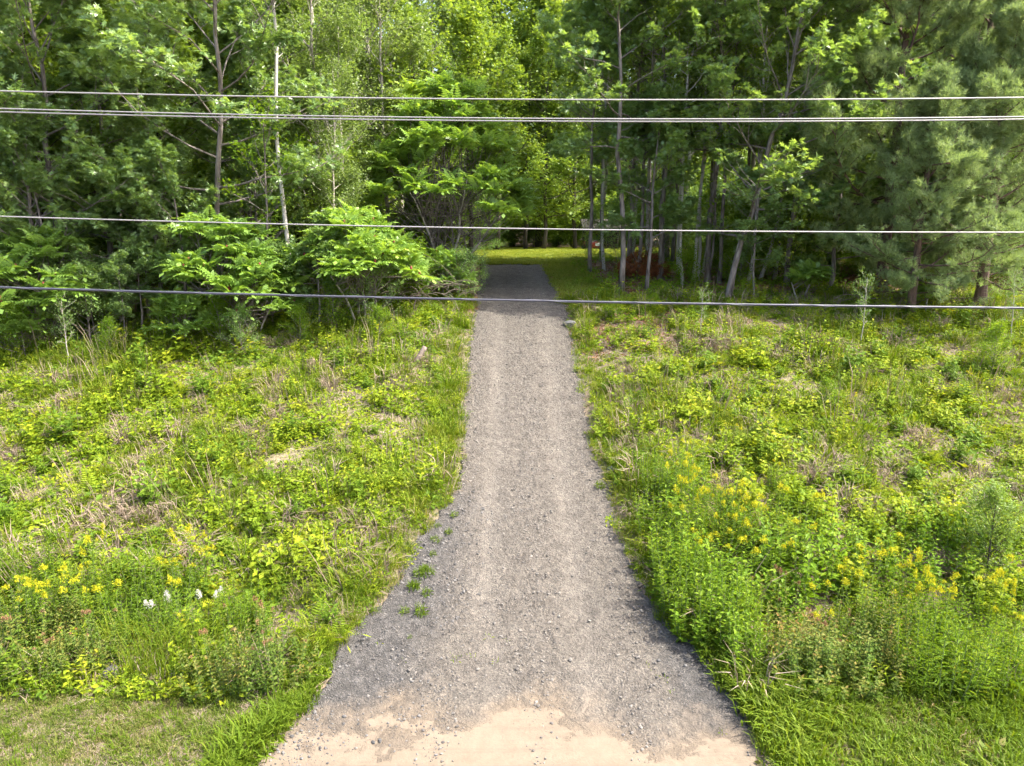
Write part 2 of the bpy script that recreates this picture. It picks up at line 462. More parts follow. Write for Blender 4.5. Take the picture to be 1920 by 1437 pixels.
# packed wheel tracks, a looser darker middle, brown damp spots
xc = math_n(nt, 'ADD', math_n(nt, 'SUBTRACT', X, .42), math_n(nt, 'MULTIPLY', math_n(nt, 'SUBTRACT', n_big, .5), .9))
trk = math_n(nt, 'SUBTRACT', 1.0, math_n(nt, 'MULTIPLY', math_n(nt, 'ABSOLUTE', math_n(nt, 'SUBTRACT', math_n(nt, 'ABSOLUTE', xc), .85)), 2.6), clamp=True)
trk = math_n(nt, 'MULTIPLY', trk, math_n(nt, 'MULTIPLY', math_n(nt, 'ADD', n_big, -.1), 1.6, clamp=True))
packed = mix_c(nt, n_mid, (.125, .112, .097), (.178, .16, .138))
col = mix_c(nt, math_n(nt, 'MULTIPLY', trk, .2), col, packed)
n_sp = world_noise(nt, 2.3, 5, .7)
col = mix_c(nt, math_n(nt, 'MULTIPLY', math_n(nt, 'SUBTRACT', n_sp, .52), 4.0, clamp=True), col, mix_c(nt, n_fine, (.034, .03, .027), (.11, .097, .084)))
col = mix_c(nt, math_n(nt, 'MULTIPLY', math_n(nt, 'SUBTRACT', .4, n_sp), 3.0, clamp=True), col, mix_c(nt, n_fine, (.115, .098, .08), (.205, .18, .15)))
# darker crushed stone on both shoulders of the mouth
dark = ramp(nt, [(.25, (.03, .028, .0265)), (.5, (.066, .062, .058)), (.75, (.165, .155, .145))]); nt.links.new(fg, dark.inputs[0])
dleft = math_n(nt, 'SUBTRACT', math_n(nt, 'ADD', math_n(nt, 'MULTIPLY', Y, .12), -2.35), X)
dleft = math_n(nt, 'ADD', dleft, math_n(nt, 'MULTIPLY', math_n(nt, 'SUBTRACT', n_big, .5), 1.6))
dleft = math_n(nt, 'MULTIPLY', math_n(nt, 'ADD', dleft, -.1), 1.3, clamp=True)
dright = math_n(nt, 'SUBTRACT', X, math_n(nt, 'ADD', math_n(nt, 'MULTIPLY', Y, -.05), 2.9))
dright = math_n(nt, 'ADD', dright, math_n(nt, 'MULTIPLY', math_n(nt, 'SUBTRACT', n_big, .5), 1.6))
dright = math_n(nt, 'MULTIPLY', dright, 2.0, clamp=True)
dmask = math_n(nt, 'MULTIPLY', math_n(nt, 'MAXIMUM', dleft, dright), math_n(nt, 'MULTIPLY', math_n(nt, 'SUBTRACT', 16.5, Y), .5, clamp=True))
col = mix_c(nt, math_n(nt, 'MULTIPLY', dmask, .92), col, dark.outputs[0])
# tree shade towards the top of the climb, painted in as darker stone
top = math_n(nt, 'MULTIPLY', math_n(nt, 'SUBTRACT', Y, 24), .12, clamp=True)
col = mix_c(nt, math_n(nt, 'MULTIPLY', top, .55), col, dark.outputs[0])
# sand washed out at the mouth
s = math_n(nt, 'SUBTRACT', 10.45, Y)
dx = math_n(nt, 'ABSOLUTE', math_n(nt, 'ADD', X, .45))
s = math_n(nt, 'SUBTRACT', s, math_n(nt, 'MULTIPLY', math_n(nt, 'POWER', dx, 2.0), .05))
s = math_n(nt, 'ADD', s, math_n(nt, 'MULTIPLY', math_n(nt, 'SUBTRACT', n_big, .5), 3.0))
s = math_n(nt, 'ADD', s, math_n(nt, 'MULTIPLY', math_n(nt, 'SUBTRACT', n_mid, .5), 1.3))
s = math_n(nt, 'ADD', s, math_n(nt, 'MULTIPLY', math_n(nt, 'SUBTRACT', n_fine, .5), .5))
s1 = math_n(nt, 'MULTIPLY', s, 1.15, clamp=True)
sand = mix_c(nt, n_mid, (.125, .097, .069), (.19, .152, .113))
mp_ = N(nt, 'ShaderNodeMapping'); mp_.inputs['Scale'].default_value = (.35, 7, 1); nt.links.new(g.outputs['Position'], mp_.inputs['Vector'])
streak = world_noise(nt, 1.0, 4, .6, mp_.outputs[0])          # tyre-worn streaks along the road
sand = mix_c(nt, math_n(nt, 'MULTIPLY', math_n(nt, 'SUBTRACT', streak, .5), 2.2, clamp=True), sand, (.1, .08, .06))
col = mix_c(nt, math_n(nt, 'MULTIPLY', s1, .95), col, sand)
crust = math_n(nt, 'SUBTRACT', 1.0, math_n(nt, 'MULTIPLY', math_n(nt, 'ABSOLUTE', math_n(nt, 'SUBTRACT', s, .75)), 9.0), clamp=True)
col = mix_c(nt, math_n(nt, 'MULTIPLY', crust, .45), col, (.15, .12, .09))
fleck = math_n(nt, 'MULTIPLY', math_n(nt, 'SUBTRACT', world_noise(nt, 16, 2, .5), .68), 14, clamp=True)
col = mix_c(nt, math_n(nt, 'MULTIPLY', math_n(nt, 'MULTIPLY', fleck, s1), .5), col, (.09, .08, .07))
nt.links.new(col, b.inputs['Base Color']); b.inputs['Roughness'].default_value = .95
b.inputs['Specular IOR Level'].default_value = .2
hgt = math_n(nt, 'ADD', math_n(nt, 'MULTIPLY', vor.outputs['Distance'], .8), n_fine)
hgt = math_n(nt, 'ADD', hgt, math_n(nt, 'MULTIPLY', math_n(nt, 'MULTIPLY', world_noise(nt, 11, 5, .7), math_n(nt, 'SUBTRACT', 1.15, trk)), 3.5))
hgt = math_n(nt, 'MULTIPLY', hgt, math_n(nt, 'SUBTRACT', 1.0, math_n(nt, 'MULTIPLY', s1, .9)))
bp = N(nt, 'ShaderNodeBump'); bp.inputs['Strength'].default_value = .9; bp.inputs['Distance'].default_value = .03
nt.links.new(hgt, bp.inputs['Height']); nt.links.new(bp.outputs[0], b.inputs['Normal'])
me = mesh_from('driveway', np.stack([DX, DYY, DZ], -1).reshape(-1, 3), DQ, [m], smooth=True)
tag(obj('gravel_driveway', me), kind='structure')

# ---- the road below the frame, and the mown lawn at the top
rx = np.linspace(-300, 300, 61); V = []; F = []
for x in rx: V += [[x, -1.5, .0], [x, 2.75, .06], [x, 7.0, -.02]]
for i in range(60):
    for k in range(2): F.append([i * 3 + k, (i + 1) * 3 + k, (i + 1) * 3 + k + 1, i * 3 + k + 1])
mr, nt, b = new_mat('asphalt')
r = ramp(nt, [(.3, (.04, .04, .042)), (.7, (.075, .073, .07))]); nt.links.new(world_noise(nt, 20, 4), r.inputs[0])
nt.links.new(r.outputs[0], b.inputs['Base Color']); b.inputs['Roughness'].default_value = .9
tag(obj('road', mesh_from('road', V, np.array(F), [mr])), kind='structure')

LAWN_Y0, LAWN_Y1 = 37.2, 71.0
def lawn_l(Y): return -2.5 - sstep(37, 46, Y) * 9 + .5 * np.sin(Y)
def lawn_r(Y): return 1.9 + sstep(36.5, 47, Y) * 12 + .4 * np.sin(Y * 1.3)
ly = np.linspace(LAWN_Y0, LAWN_Y1, 70); lu = np.linspace(0, 1, 40)
LX = lawn_l(ly)[:, None] + (lawn_r(ly) - lawn_l(ly))[:, None] * lu
LY = np.repeat(ly[:, None], 40, 1)
LZ = ground(LX, LY) + .05 - .12 * np.maximum(1 - lu / .03, 0)[None] - .12 * np.maximum((lu - .97) / .03, 0)[None]
q = (np.arange(69)[:, None] * 40 + np.arange(39)[None]).ravel()
ml, nt, b = new_mat('lawn_turf')
r = ramp(nt, [(.3, (.09, .14, .02)), (.5, (.17, .22, .035)), (.75, (.28, .27, .07))]); nt.links.new(world_noise(nt, .7, 5), r.inputs[0])
nt.links.new(r.outputs[0], b.inputs['Base Color']); b.inputs['Roughness'].default_value = .9
tag(obj('lawn', mesh_from('lawn', np.stack([LX, LY, LZ], -1).reshape(-1, 3), np.stack([q, q + 1, q + 41, q + 40], -1), [ml])), kind='structure')

# ------------------------------------------------------------------ trees: skeletons and crowns
def bend_line(rng, p, d, L, n, up=0.0, wob=.12):
    pts = [np.array(p, float)]; d = np.array(d, float); d /= np.linalg.norm(d)
    for i in range(n - 1):
        d = d + rng.normal(0, wob, 3) + np.array([0, 0, up / n]); d /= np.linalg.norm(d)
        pts.append(pts[-1] + d * L / (n - 1))
    return np.array(pts), d


def skeleton(rng, H, r0, base, R, nprim, nsec, shape, el0, el1, up=.3, lean=(0, 0), wob=.035, sub=.5):
    tr, br = Geo(), Geo()
    n = 12; t = np.linspace(0, 1, n)
    off = np.cumsum(rng.normal(0, wob * H / n * 2, (n, 2)), 0); off -= off[0]
    trunk = np.stack([off[:, 0] + lean[0] * t * H, off[:, 1] + lean[1] * t * H, t * H - .25 * (t == 0)], -1)
    rad = r0 * (1 - t) ** .75 + .012; rad[0] *= 1.35
    tr.tube(trunk, rad, 9)
    tp, td = [], []
    for i in range(nprim):
        s = base + (.98 - base) * (i + rng.uniform(0, 1)) / nprim
        k = (s - base) / (1 - base)
        L = max(.35, R * shape(k) * rng.uniform(.65, 1.25))
        az = i * 2.399 + rng.normal(0, .4); el = el0 + (el1 - el0) * k + rng.normal(0, .12)
        p = np.array([np.interp(s, t, trunk[:, c]) for c in range(3)])
        d = np.array([math.cos(az) * math.cos(el), math.sin(az) * math.cos(el), math.sin(el)])
        pts, de = bend_line(rng, p, d, L, 6, up)
        r1 = min(np.interp(s, t, rad) * .5, .008 + .012 * L)
        br.tube(pts, np.linspace(r1, .006, 6), 5, False)
        for j in range(nsec):
            u = .25 + .75 * (j + rng.uniform(0, .9)) / nsec
            p2 = np.array([np.interp(u, np.linspace(0, 1, 6), pts[:, c]) for c in range(3)])
            a2 = rng.choice([-1, 1]) * rng.uniform(.5, 1.2)
            dd = pts[min(5, int(u * 5) + 1)] - pts[min(4, int(u * 5))]; dd /= np.linalg.norm(dd) + 1e-9
            d2 = np.array([dd[0] * math.cos(a2) - dd[1] * math.sin(a2), dd[0] * math.sin(a2) + dd[1] * math.cos(a2), dd[2] + rng.normal(.05, .25)])
            L2 = max(.25, sub * L * (1.15 - u * .6) * rng.uniform(.6, 1.2))
            q2, _ = bend_line(rng, p2, d2, L2, 5, up * .7, .18)
            br.tube(q2, np.linspace(max(.006, r1 * .4), .003, 5), 3, False)
            tp.append(q2[1:]); td.append(np.repeat((q2[-1] - q2[0])[None], 4, 0))
        tp.append(pts[3:]); td.append(np.repeat(de[None], 3, 0))
    return tr, br, np.concatenate(tp), nrm(np.concatenate(td))


def crown(rng, tp, td, n, per, tmpl, size, jit=.18, spread=.9, droop=.15, rough=.45, clump=0.0, tint=None):
    """n clusters of `per` leaves about the twig points; clump > 0 leaves gaps"""
    g = Geo()
    w = np.ones(len(tp))
    if clump:
        k = rng.normal(0, 1, (7, 3)) * 1.6; ph = rng.uniform(0, 6, 7)
        fld = sum(np.sin(tp @ k[i] + ph[i]) for i in range(7)) / 2.6
        w = np.clip(1 + clump * fld, .03, None)
    i = rng.choice(len(tp), n, p=w / w.sum())
    P = tp[i] + rng.normal(0, jit, (n, 3)); D = td[i]
    P = np.repeat(P, per, 0); D = np.repeat(D, per, 0)
    d = nrm(D * rng.uniform(.2, 1, (len(D), 1)) + rng.normal(0, spread, D.shape) * np.array([1, 1, .6]) - np.array([0, 0, droop]))
    sz = size * rng.uniform(.65, 1.25, len(P))
    v = np.clip(np.repeat(rng.uniform(0, 1, n), per) * .6 + rng.uniform(0, .4, len(P)), 0, 1)
    g.leaves(tmpl, P + d * .02, frames(d, None, rng, rough), sz, v)
    return g


PROTO = {}


def proto(key, *parts):
    PROTO[key] = parts          # (part name, mesh, local location, part label)


def place(key, name, X, Y, sc=1.0, rz=None, tilt=(0, 0), label='', cat='tree', group=None, z=None, sz=None):
    o = bpy.data.objects.new(name, None); COL.objects.link(o)
    o.empty_display_size = .3
    zz = float(ground(X, Y)) if z is None else z
    o.location = (X, Y, zz - .03)
    o.rotation_euler = (tilt[0], tilt[1], RNG.uniform(0, 6.28) if rz is None else rz)
    o.scale = (sc, sc, sc if sz is None else sz)
    for pn, me, loc, lab in PROTO[key]:
        c = bpy.data.objects.new(pn, me); COL.objects.link(c); c.parent = o
        if loc is not None:
            c.location = loc[0]; c.rotation_euler = loc[1]
            if len(loc) > 2: c.scale = (loc[2],) * 3
        if lab: c['label'] = lab
    return tag(o, label, cat, group)


def tree_proto(key, seed, H, r0, base, R, nprim, nsec, shape, el0, el1, bark, leafmat, tmpl, size, n, per, **kw):
    rng = np.random.default_rng(seed)
    ck = {k: kw.pop(k) for k in list(kw) if k in ('jit', 'spread', 'droop', 'rough', 'clump')}
    tr, br, tp, td = skeleton(rng, H, r0, base, R, nprim, nsec, shape, el0, el1, **kw)
    cr = crown(rng, tp, td, n, per, tmpl, size, **ck)
    proto(key, ('trunk', tr.mesh(key + '_trunk', M[bark], True), None, None), ('branches', br.mesh(key + '_branches', M[bark], True), None, None),
          ('crown', cr.mesh(key + '_crown', M[leafmat]), None, None))


dome = lambda k: math.sqrt(max(0, 1 - (k * 1.02 - .12) ** 2)) * (.75 + .25 * (k > .08))
cone = lambda k: (1 - k) ** .8 + .05
slim = lambda k: .5 + .5 * math.sin(math.pi * min(1, k * .9 + .1))
tree_proto('oak_a', 11, 14.5, .1, .26, 4.8, 30, 9, dome, .15, 1.1, 'bark', 'oak', OAK, .23, 3600, 7, clump=.9, jit=.12, spread=.75, wob=.05)
tree_proto('oak_b', 12, 13.0, .105, .18, 4.4, 26, 9, dome, .1, 1.1, 'bark', 'oak', OAK, .23, 3200, 7, clump=.9, jit=.12, spread=.75, wob=.05)
tree_proto('oak_young', 13, 7.0, .07, .3, 2.4, 16, 7, dome, .1, 1.0, 'bark', 'oak', OAK, .22, 1000, 7, clump=.7, jit=.1, spread=.75)
tree_proto('maple_a', 21, 16, .16, .12, 3.8, 30, 9, dome, .2, 1.1, 'bark_dark', 'maple', MAPLE, .19, 15000, 1, clump=.8, jit=.25)
tree_proto('maple_b', 22, 14, .14, .08, 3.6, 28, 9, dome, .15, 1.1, 'bark_dark', 'maple', MAPLE, .19, 14000, 1, clump=.8, jit=.25)
tree_proto('aspen_a', 31, 17, .13, .2, 2.7, 34, 8, slim, .35, 1.0, 'bark_aspen', 'aspen', ROUND, .12, 19000, 1, clump=.8, jit=.22, droop=.5)
tree_proto('aspen_b', 32, 15, .11, .12, 2.4, 30, 8, slim, .35, 1.0, 'bark_aspen', 'aspen', ROUND, .12, 16000, 1, clump=.8, jit=.22, droop=.5)
tree_proto('birch_a', 33, 16, .068, .5, 2.0, 26, 7, slim, .45, 1.1, 'bark_birch', 'aspen', ROUND, .1, 7000, 1, clump=.8, jit=.2, droop=.4)
tree_proto('birch_b', 34, 13, .06, .45, 1.7, 22, 7, slim, .45, 1.1, 'bark_birch', 'maple', ROUND, .1, 5500, 1, clump=.8, jit=.2, droop=.4)
tree_proto('pole_a', 35, 15, .11, .5, 2.4, 22, 8, slim, .3, 1.0, 'bark', 'maple', OVATE, .15, 8000, 1, clump=.8, jit=.25)
tree_proto('pole_b', 36, 13, .09, .42, 2.1, 22, 8, slim, .3, 1.0, 'bark', 'oak', OAK, .18, 1200, 6, clump=.8, jit=.15)
tree_proto('yellow_tree', 37, 13, .11, .2, 2.8, 26, 8, dome, .3, 1.0, 'bark_dark', 'yellow', OVATE, .14, 8000, 1, clump=.8, jit=.25)
tree_proto('edge_oak', 14, 11, .11, .08, 3.4, 30, 8, dome, .1, 1.1, 'bark', 'oak', OAK, .23, 2700, 7, clump=.9, jit=.12, spread=.75)
tree_proto('edge_maple', 23, 12, .12, .06, 3.2, 32, 8, dome, .1, 1.1, 'bark_dark', 'maple', MAPLE, .18, 12000, 1, clump=.8, jit=.25)
tree_proto('edge_aspen', 38, 13, .1, .1, 2.8, 32, 8, slim, .3, 1.0, 'bark_aspen', 'aspen', ROUND, .12, 15000, 1, clump=.8, jit=.22, droop=.4)
tree_proto('high_oak', 15, 15, .1, .34, 3.6, 26, 9, dome, .0, 1.1, 'bark', 'oak', OAK, .23, 2600, 7, clump=.9, jit=.12, spread=.75)
tree_proto('high_aspen', 39, 18, .12, .3, 3.2, 34, 8, slim, .2, 1.0, 'bark_aspen', 'aspen', ROUND, .12, 18000, 1, clump=.7, jit=.25, droop=.5)
tree_proto('sapling_a', 41, 4.2, .022, .3, 1.0, 12, 4, slim, .5, 1.1, 'bark_aspen', 'palegreen', OVATE, .1, 700, 1, clump=.6, jit=.1)
tree_proto('sapling_b', 42, 5.5, .03, .35, 1.2, 14, 5, slim, .4, 1.1, 'bark', 'shrub', OVATE, .12, 1100, 1, clump=.6, jit=.12)
tree_proto('shrub_a', 43, 2.2, .03, .06, 1.5, 22, 6, dome, .4, 1.2, 'bark', 'shrub', OVATE, .11, 3600, 1, clump=.6, jit=.14)
tree_proto('shrub_b', 44, 2.6, .03, .06, 1.6, 22, 6, dome, .4, 1.2, 'bark', 'palegreen', ROUND, .075, 4200, 1, clump=.6, jit=.14)
tree_proto('shrub_c', 45, 3.4, .04, .04, 2.0, 26, 7, dome, .3, 1.2, 'bark_dark', 'maple', OVATE, .13, 5000, 1, clump=.6, jit=.18)
tree_proto('willow_bush', 46, 4.6, .06, .03, 2.6, 34, 7, dome, .5, 1.3, 'bark_dark', 'palegreen', NARROW, .2, 7000, 1, clump=.3, jit=.2, droop=.7, up=-.4)


def pine_proto(key, seed, H, R, n):
    rng = np.random.default_rng(seed)
    tr, br, tp, td = skeleton(rng, H, .2, .1, R, 66, 11, lambda k: (1 - k) ** .62 * (1 if k > .07 else .75) + .05, -.08, .75, up=.55, wob=.012, sub=.42)
    # long whorls that end in upturned brushes of needles
    far = np.linalg.norm(tp[:, :2], axis=1)
    keep = far > .14 * R * np.clip(1 - tp[:, 2] / H, .1, 1)
    tp, td = tp[keep], td[keep]
    g = crown(rng, tp, nrm(td + np.array([0, 0, .5])), n, 1, TUFT, .24, jit=.1, spread=.32, droop=-.2, rough=1, clump=.6)
    proto(key, ('trunk', tr.mesh(key + '_trunk', M['bark_pine'], True), None, None), ('branches', br.mesh(key + '_branches', M['bark_pine'], True), None, None),
          ('crown', g.mesh(key + '_crown', M['pine']), None, None))


pine_proto('pine_a', 51, 15.5, 5.0, 36000)
pine_proto('pine_b', 52, 11.0, 3.6, 20000)


def sumac_proto(key, seed, H, R, tips, stems=3, fl=.62, fruit=.35):
    rng = np.random.default_rng(seed)
    tr, br, fr, dr = Geo(), Geo(), Geo(), Geo()
    heads = []; cones = []
    for s in range(stems):
        az = s * 6.28 / stems + rng.uniform(-.5, .5)
        d = np.array([math.cos(az) * .35, math.sin(az) * .35, 1])
        pts, de = bend_line(rng, [math.cos(az) * .12, math.sin(az) * .12, -.1], d, H * .55, 7, .1, .1)
        tr.tube(pts, np.linspace(.018 * H ** .6 + .012, .02, 7), 7)
        for k in range(tips // stems):
            u = rng.uniform(.35, 1); p = pts[int(u * 6)]
            a = rng.uniform(0, 6.28); rr = R * math.sqrt(rng.uniform(.02, 1))
            top = H * (1 - .58 * (rr / R) ** 2) * rng.uniform(.75, 1.02)
            e = np.array([math.cos(a) * rr, math.sin(a) * rr, top])
            mid = (p + e) / 2 + np.array([0, 0, -.12 * rr]) + rng.normal(0, .08, 3)
            tt = np.linspace(0, 1, 6)[:, None]
            cv = (1 - tt) ** 2 * p + 2 * tt * (1 - tt) * mid + tt ** 2 * e
            br.tube(cv, np.linspace(.02, .009, 6), 4, False)
            heads.append((e, cv[-1] - cv[-2]))
    for e, d in heads:
        n = rng.integers(9, 14); az = np.arange(n) * 2.399 + rng.uniform(0, 6); el = rng.uniform(-.25, .75, n)
        D = np.stack([np.cos(az) * np.cos(el), np.sin(az) * np.cos(el), np.sin(el)], -1) + nrm(d) * .3
        fr.leaves(FROND, np.repeat((e - nrm(d) * .05)[None], n, 0) + rng.normal(0, .03, (n, 3)), frames(D, None, rng, .15), fl * rng.uniform(.7, 1.15, n),
                  np.clip(rng.uniform(.1, .6) + rng.normal(0, .15, n), 0, 1))
        if rng.uniform() < fruit:
            cones.append(tuple(e))
    parts = [('trunk', tr.mesh(key + '_trunk', M['bark_aspen'], True), None, None), ('branches', br.mesh(key + '_branches', M['bark'], True), None, None),
             ('crown', fr.mesh(key + '_crown', M['sumac']), None, None)]
    dr.tube(np.array([[0, 0, z] for z in (0, .05, .12, .19)]), [.02, .045, .04, .008], 6)
    dm = dr.mesh(key + '_fruit', M['drupe'], True)
    for e in cones: parts.append(('fruit_cone', dm, (e, (0, 0, 0)), None))
    proto(key, *parts)


sumac_proto('sumac_big', 61, 8.8, 3.3, 150, 4, .85, .06)
sumac_proto('sumac_a', 62, 4.0, 2.2, 54, 3, .78, .4)
sumac_proto('sumac_b', 63, 3.2, 1.7, 38, 3, .8, .25)
sumac_proto('sumac_sprout', 64, 1.7, .5, 6, 2, .8, 0)

# ------------------------------------------------------------------ the trees in the photograph
def col_x(px, Y): return at(px, 470, Y)[0]


GL, GR, GF, GD = 'trees at the wood edge left of the driveway', 'trees at the wood edge right of the driveway', 'trees beyond the lawn', 'trees deeper in the wood'
T = []
ORD = 'first second third fourth fifth sixth seventh eighth ninth tenth eleventh twelfth thirteenth fourteenth fifteenth sixteenth seventeenth eighteenth nineteenth twentieth'.split()


def tree(key, name, px, Y, sc, label, group=None, base=None, **kw):
    if base is None and group == GL and Y < 26.8 and px < 720: Y -= 1.3 + .5 * math.sin(px * .021)     # the foot of the wood steps out over the bank
    X = col_x(px, Y) if base is None else None
    if base is not None: X, Y = gpix(*base)
    return place(key, name, X, Y, sc, label=label, group=group, **kw)


# left edge
tree('oak_a', 'oak_tree', 0, 0, 1.0, 'large oak with a forked grey trunk, left of the slim white birch', GL, base=(412, 588), rz=.6, tilt=(.15, -.03))
tree('birch_a', 'birch_tree', 0, 0, 1.05, 'tall slim white birch rising past all wires left of the big sumac', GL, base=(553, 602), rz=2, tilt=(0, .02))
tree('sapling_b', 'sapling', 0, 0, 1.25, 'thin grey sapling just left of the tall white birch', GL, base=(510, 604), tilt=(0, .03))
tree('oak_b', 'oak_tree', 120, 26.5, 1.0, 'oak whose bright crown fills the far left edge under the wires', GL, rz=3.3)
tree('oak_b', 'oak_tree', -60, 25.5, .95, 'oak cut off by the left edge of the photo', GL, rz=1.1)
tree('oak_young', 'young_oak', 265, 25.6, .72, 'young oak spreading low above the sumacs on the left', GL, rz=1)
tree('oak_young', 'young_oak', 160, 24.6, .34, 'knee-high oak seedling bush at the shaded left bank', GL, rz=4)
tree('sumac_big', 'sumac', 838, 31.0, 1.0, 'tall sumac with a domed crown of fern-like leaves left of the driveway top', GL, rz=.4)
tree('birch_b', 'birch_tree', 800, 32.5, .55, 'pale leaning birch stem under the tall domed sumac', GL, tilt=(0, .13))
tree('sumac_a', 'sumac', 420, 25.2, .98, 'sumac with red fruit cones in front of the forked oak trunk', GL, rz=2.2)
tree('sumac_a', 'sumac', 60, 24.6, .92, 'sumac with red fruit cones at the far left edge', GL, rz=5)
tree('sumac_b', 'sumac', 205, 25.0, .62, 'small dark sumac between the far left sumac and the oak', GL, rz=1)
tree('sumac_b', 'sumac', 330, 24.3, .55, 'low bright sumac in front of the forked oak trunk', GL, rz=3)
tree('sumac_a', 'sumac', 668, 26.6, 1.0, 'bright green sumac right of the white birch, above the bare branches', GL, rz=.2)
tree('sumac_b', 'sumac', 830, 28.0, .62, 'low yellow-green sumac leaning over the left driveway edge', GL, rz=2.5)
tree('sumac_b', 'sumac', 730, 27.6, .8, 'sumac between the bright green sumac and the driveway', GL, rz=4.1)
tree('shrub_b', 'shrub', 860, 27.4, .62, 'pale small-leaved shrub overhanging the left driveway edge', GL, rz=1.2)
tree('shrub_b', 'shrub', 575, 25.4, .42, 'pale airy shrub at the foot of the white birch', GL, rz=3)
tree('shrub_b', 'shrub', 95, 24.2, .45, 'yellowish airy shrub below the far left sumac', GL, rz=4)
tree('aspen_b', 'aspen_tree', 650, 29.5, .68, 'small aspen with yellow-green leaves between birch and big sumac', GL, rz=.9)
tree('shrub_c', 'shrub', 640, 28.6, 1.0, 'leafy dark shrub behind the bare branches', GL)
for px, Y, k, s, lab in ((-20, 27.5, 'edge_oak', 1.0, 'bushy oak behind the far left sumac'), (215, 27.2, 'edge_oak', .95, 'bushy oak left of the forked oak trunk'), (330, 28.6, 'edge_maple', 1.0, 'dense maple behind the forked oak trunk'), (480, 28.2, 'edge_oak', .85, 'bushy oak between forked oak and white birch'),
                         (615, 30.0, 'edge_aspen', 1.0, 'bushy aspen right behind the tall white birch'), (735, 33.5, 'edge_aspen', 1.0, 'bushy aspen behind the tall domed sumac'), (880, 39, 'edge_maple', 1.0, 'dense maple overhanging the left side of the lawn'), (100, 29, 'edge_maple', 1.05, 'dense maple at the far left behind the oaks'),
                         (75, 25.6, 'edge_oak', .72, 'low bushy oak right behind the far left sumac'), (300, 26.2, 'edge_oak', .62, 'low bushy oak beside the forked oak trunk'), (490, 26.8, 'edge_oak', .6, 'low bushy oak left of the white birch foot'), (640, 27.6, 'edge_aspen', .62, 'low bushy aspen above the bright green sumac'),
                         (790, 36, 'edge_maple', .9, 'dense maple behind the pale leaning birch'), (560, 33, 'edge_maple', 1.0, 'dense maple behind the white birch')):
    tree(k, {'o': 'oak_tree', 'm': 'maple_tree', 'a': 'aspen_tree'}[k[5]], px, Y, s, lab, GL)
for px, Y, k, s, lab in ((30, 23.9, 'sumac_b', .6, 'small sumac at the left photo edge in front of the shrubs'), (150, 24.0, 'shrub_b', .75, 'pale shrub spilling over the bank at far left'), (215, 23.7, 'oak_young', .36, 'lowest small oak spilling over the left bank'), (310, 23.9, 'shrub_a', .5, 'green shrub below the low bright sumac'), (20, 23.2, 'shrub_a', .55, 'green shrub lowest at the left photo edge'), (185, 22.8, 'shrub_a', .38, 'low shrub out on the bank left of the oak shade'), (440, 23.4, 'shrub_b', .42, 'low pale shrub out on the bank below the thin sapling'), (555, 23.9, 'shrub_a', .42, 'low green shrub out on the bank below the white birch'), (705, 24.6, 'shrub_a', .4, 'low green shrub below the bare branches'), (100, 22.9, 'sapling_a', .5, 'thin pale sapling out on the far left bank'), (250, 24.3, 'oak_young', .42, 'small oak bush left of the low bright sumac'), (470, 24.7, 'sumac_b', .75, 'sumac before the thin grey sapling'), (590, 25.2, 'oak_young', .5, 'small oak at the foot of the white birch'),
                         (520, 25.4, 'shrub_b', .8, 'pale shrub between thin sapling and white birch'), (620, 25.6, 'shrub_a', .7, 'green shrub right of the white birch foot'), (700, 26.2, 'shrub_b', .75, 'pale shrub above the bare branches'), (780, 27.0, 'shrub_a', .75, 'green shrub behind the bare branch tangle'), (890, 29.0, 'shrub_b', .55, 'pale shrub nearest the driveway top on the left'),
                         (400, 24.4, 'shrub_a', .55, 'green shrub at the foot of the forked oak'), (60, 24.9, 'shrub_b', .8, 'pale shrub under the far left sumacs'), (345, 25.6, 'oak_young', .75, 'young oak screening the forked oak trunk'), (90, 25.2, 'oak_young', .8, 'young oak screening the far left wood')):
    tree(k, {'oa': 'young_oak', 'su': 'sumac', 'sa': 'sapling', 'sh': 'shrub'}[k[:2]], px, Y, s, lab, GL)
# right edge
tree('pole_b', 'slim_tree', 0, 0, .9, 'dark thin trunk nearest the lawn on the right', GR, base=(1106, 512), tilt=(0, -.02), rz=.3)
tree('pole_b', 'slim_tree', 1127, 36.5, .85, 'thin trunk just right of the dark one nearest the lawn', GR, rz=2)
tree('high_oak', 'oak_tree', 0, 0, 1.0, 'oak with a grey ivied trunk left of the dead pine brush', GR, base=(1164, 546), rz=1)
tree('pole_a', 'slim_tree', 0, 0, 1.1, 'straight grey trunk right behind the dead pine brush', GR, base=(1238, 522), rz=4)
tree('birch_a', 'birch_tree', 0, 0, .9, 'left one of the paired white birches right of the driveway', GR, base=(1300, 528), tilt=(0, .015), rz=5)
tree('birch_a', 'birch_tree', 0, 0, .92, 'right one of the paired white birches right of the driveway', GR, base=(1308, 526), tilt=(0, .07), rz=1)
tree('oak_b', 'oak_tree', 0, 0, 1.05, 'oak with a reddish brown trunk at the bank top right of the driveway', GR, base=(1365, 566), rz=2.0, tilt=(.22, -.06))
tree('birch_b', 'birch_tree', 0, 0, 1.1, 'pale birch leaning right beside the reddish oak trunk', GR, base=(1422, 530), tilt=(0, .14))
tree('oak_young', 'young_oak', 1215, 29.5, 1.0, 'young oak with bright leaves over the grey trunks right of the driveway', GR, rz=.5)
tree('oak_young', 'young_oak', 1420, 27.6, .62, 'small oak with glossy leaves left of the white pine', GR, rz=2.5)
tree('pine_a', 'white_pine', 1660, 27.6, .98, 'big soft-needled white pine on the right', GR, rz=.7)
tree('pine_b', 'white_pine', 1850, 25.6, .95, 'lower white pine with pale brushes at the right edge', GR, rz=2.0)
tree('pine_b', 'white_pine', 1720, 25.0, .72, 'white pine with low boughs in front of the big trunk', GR, rz=5.5)
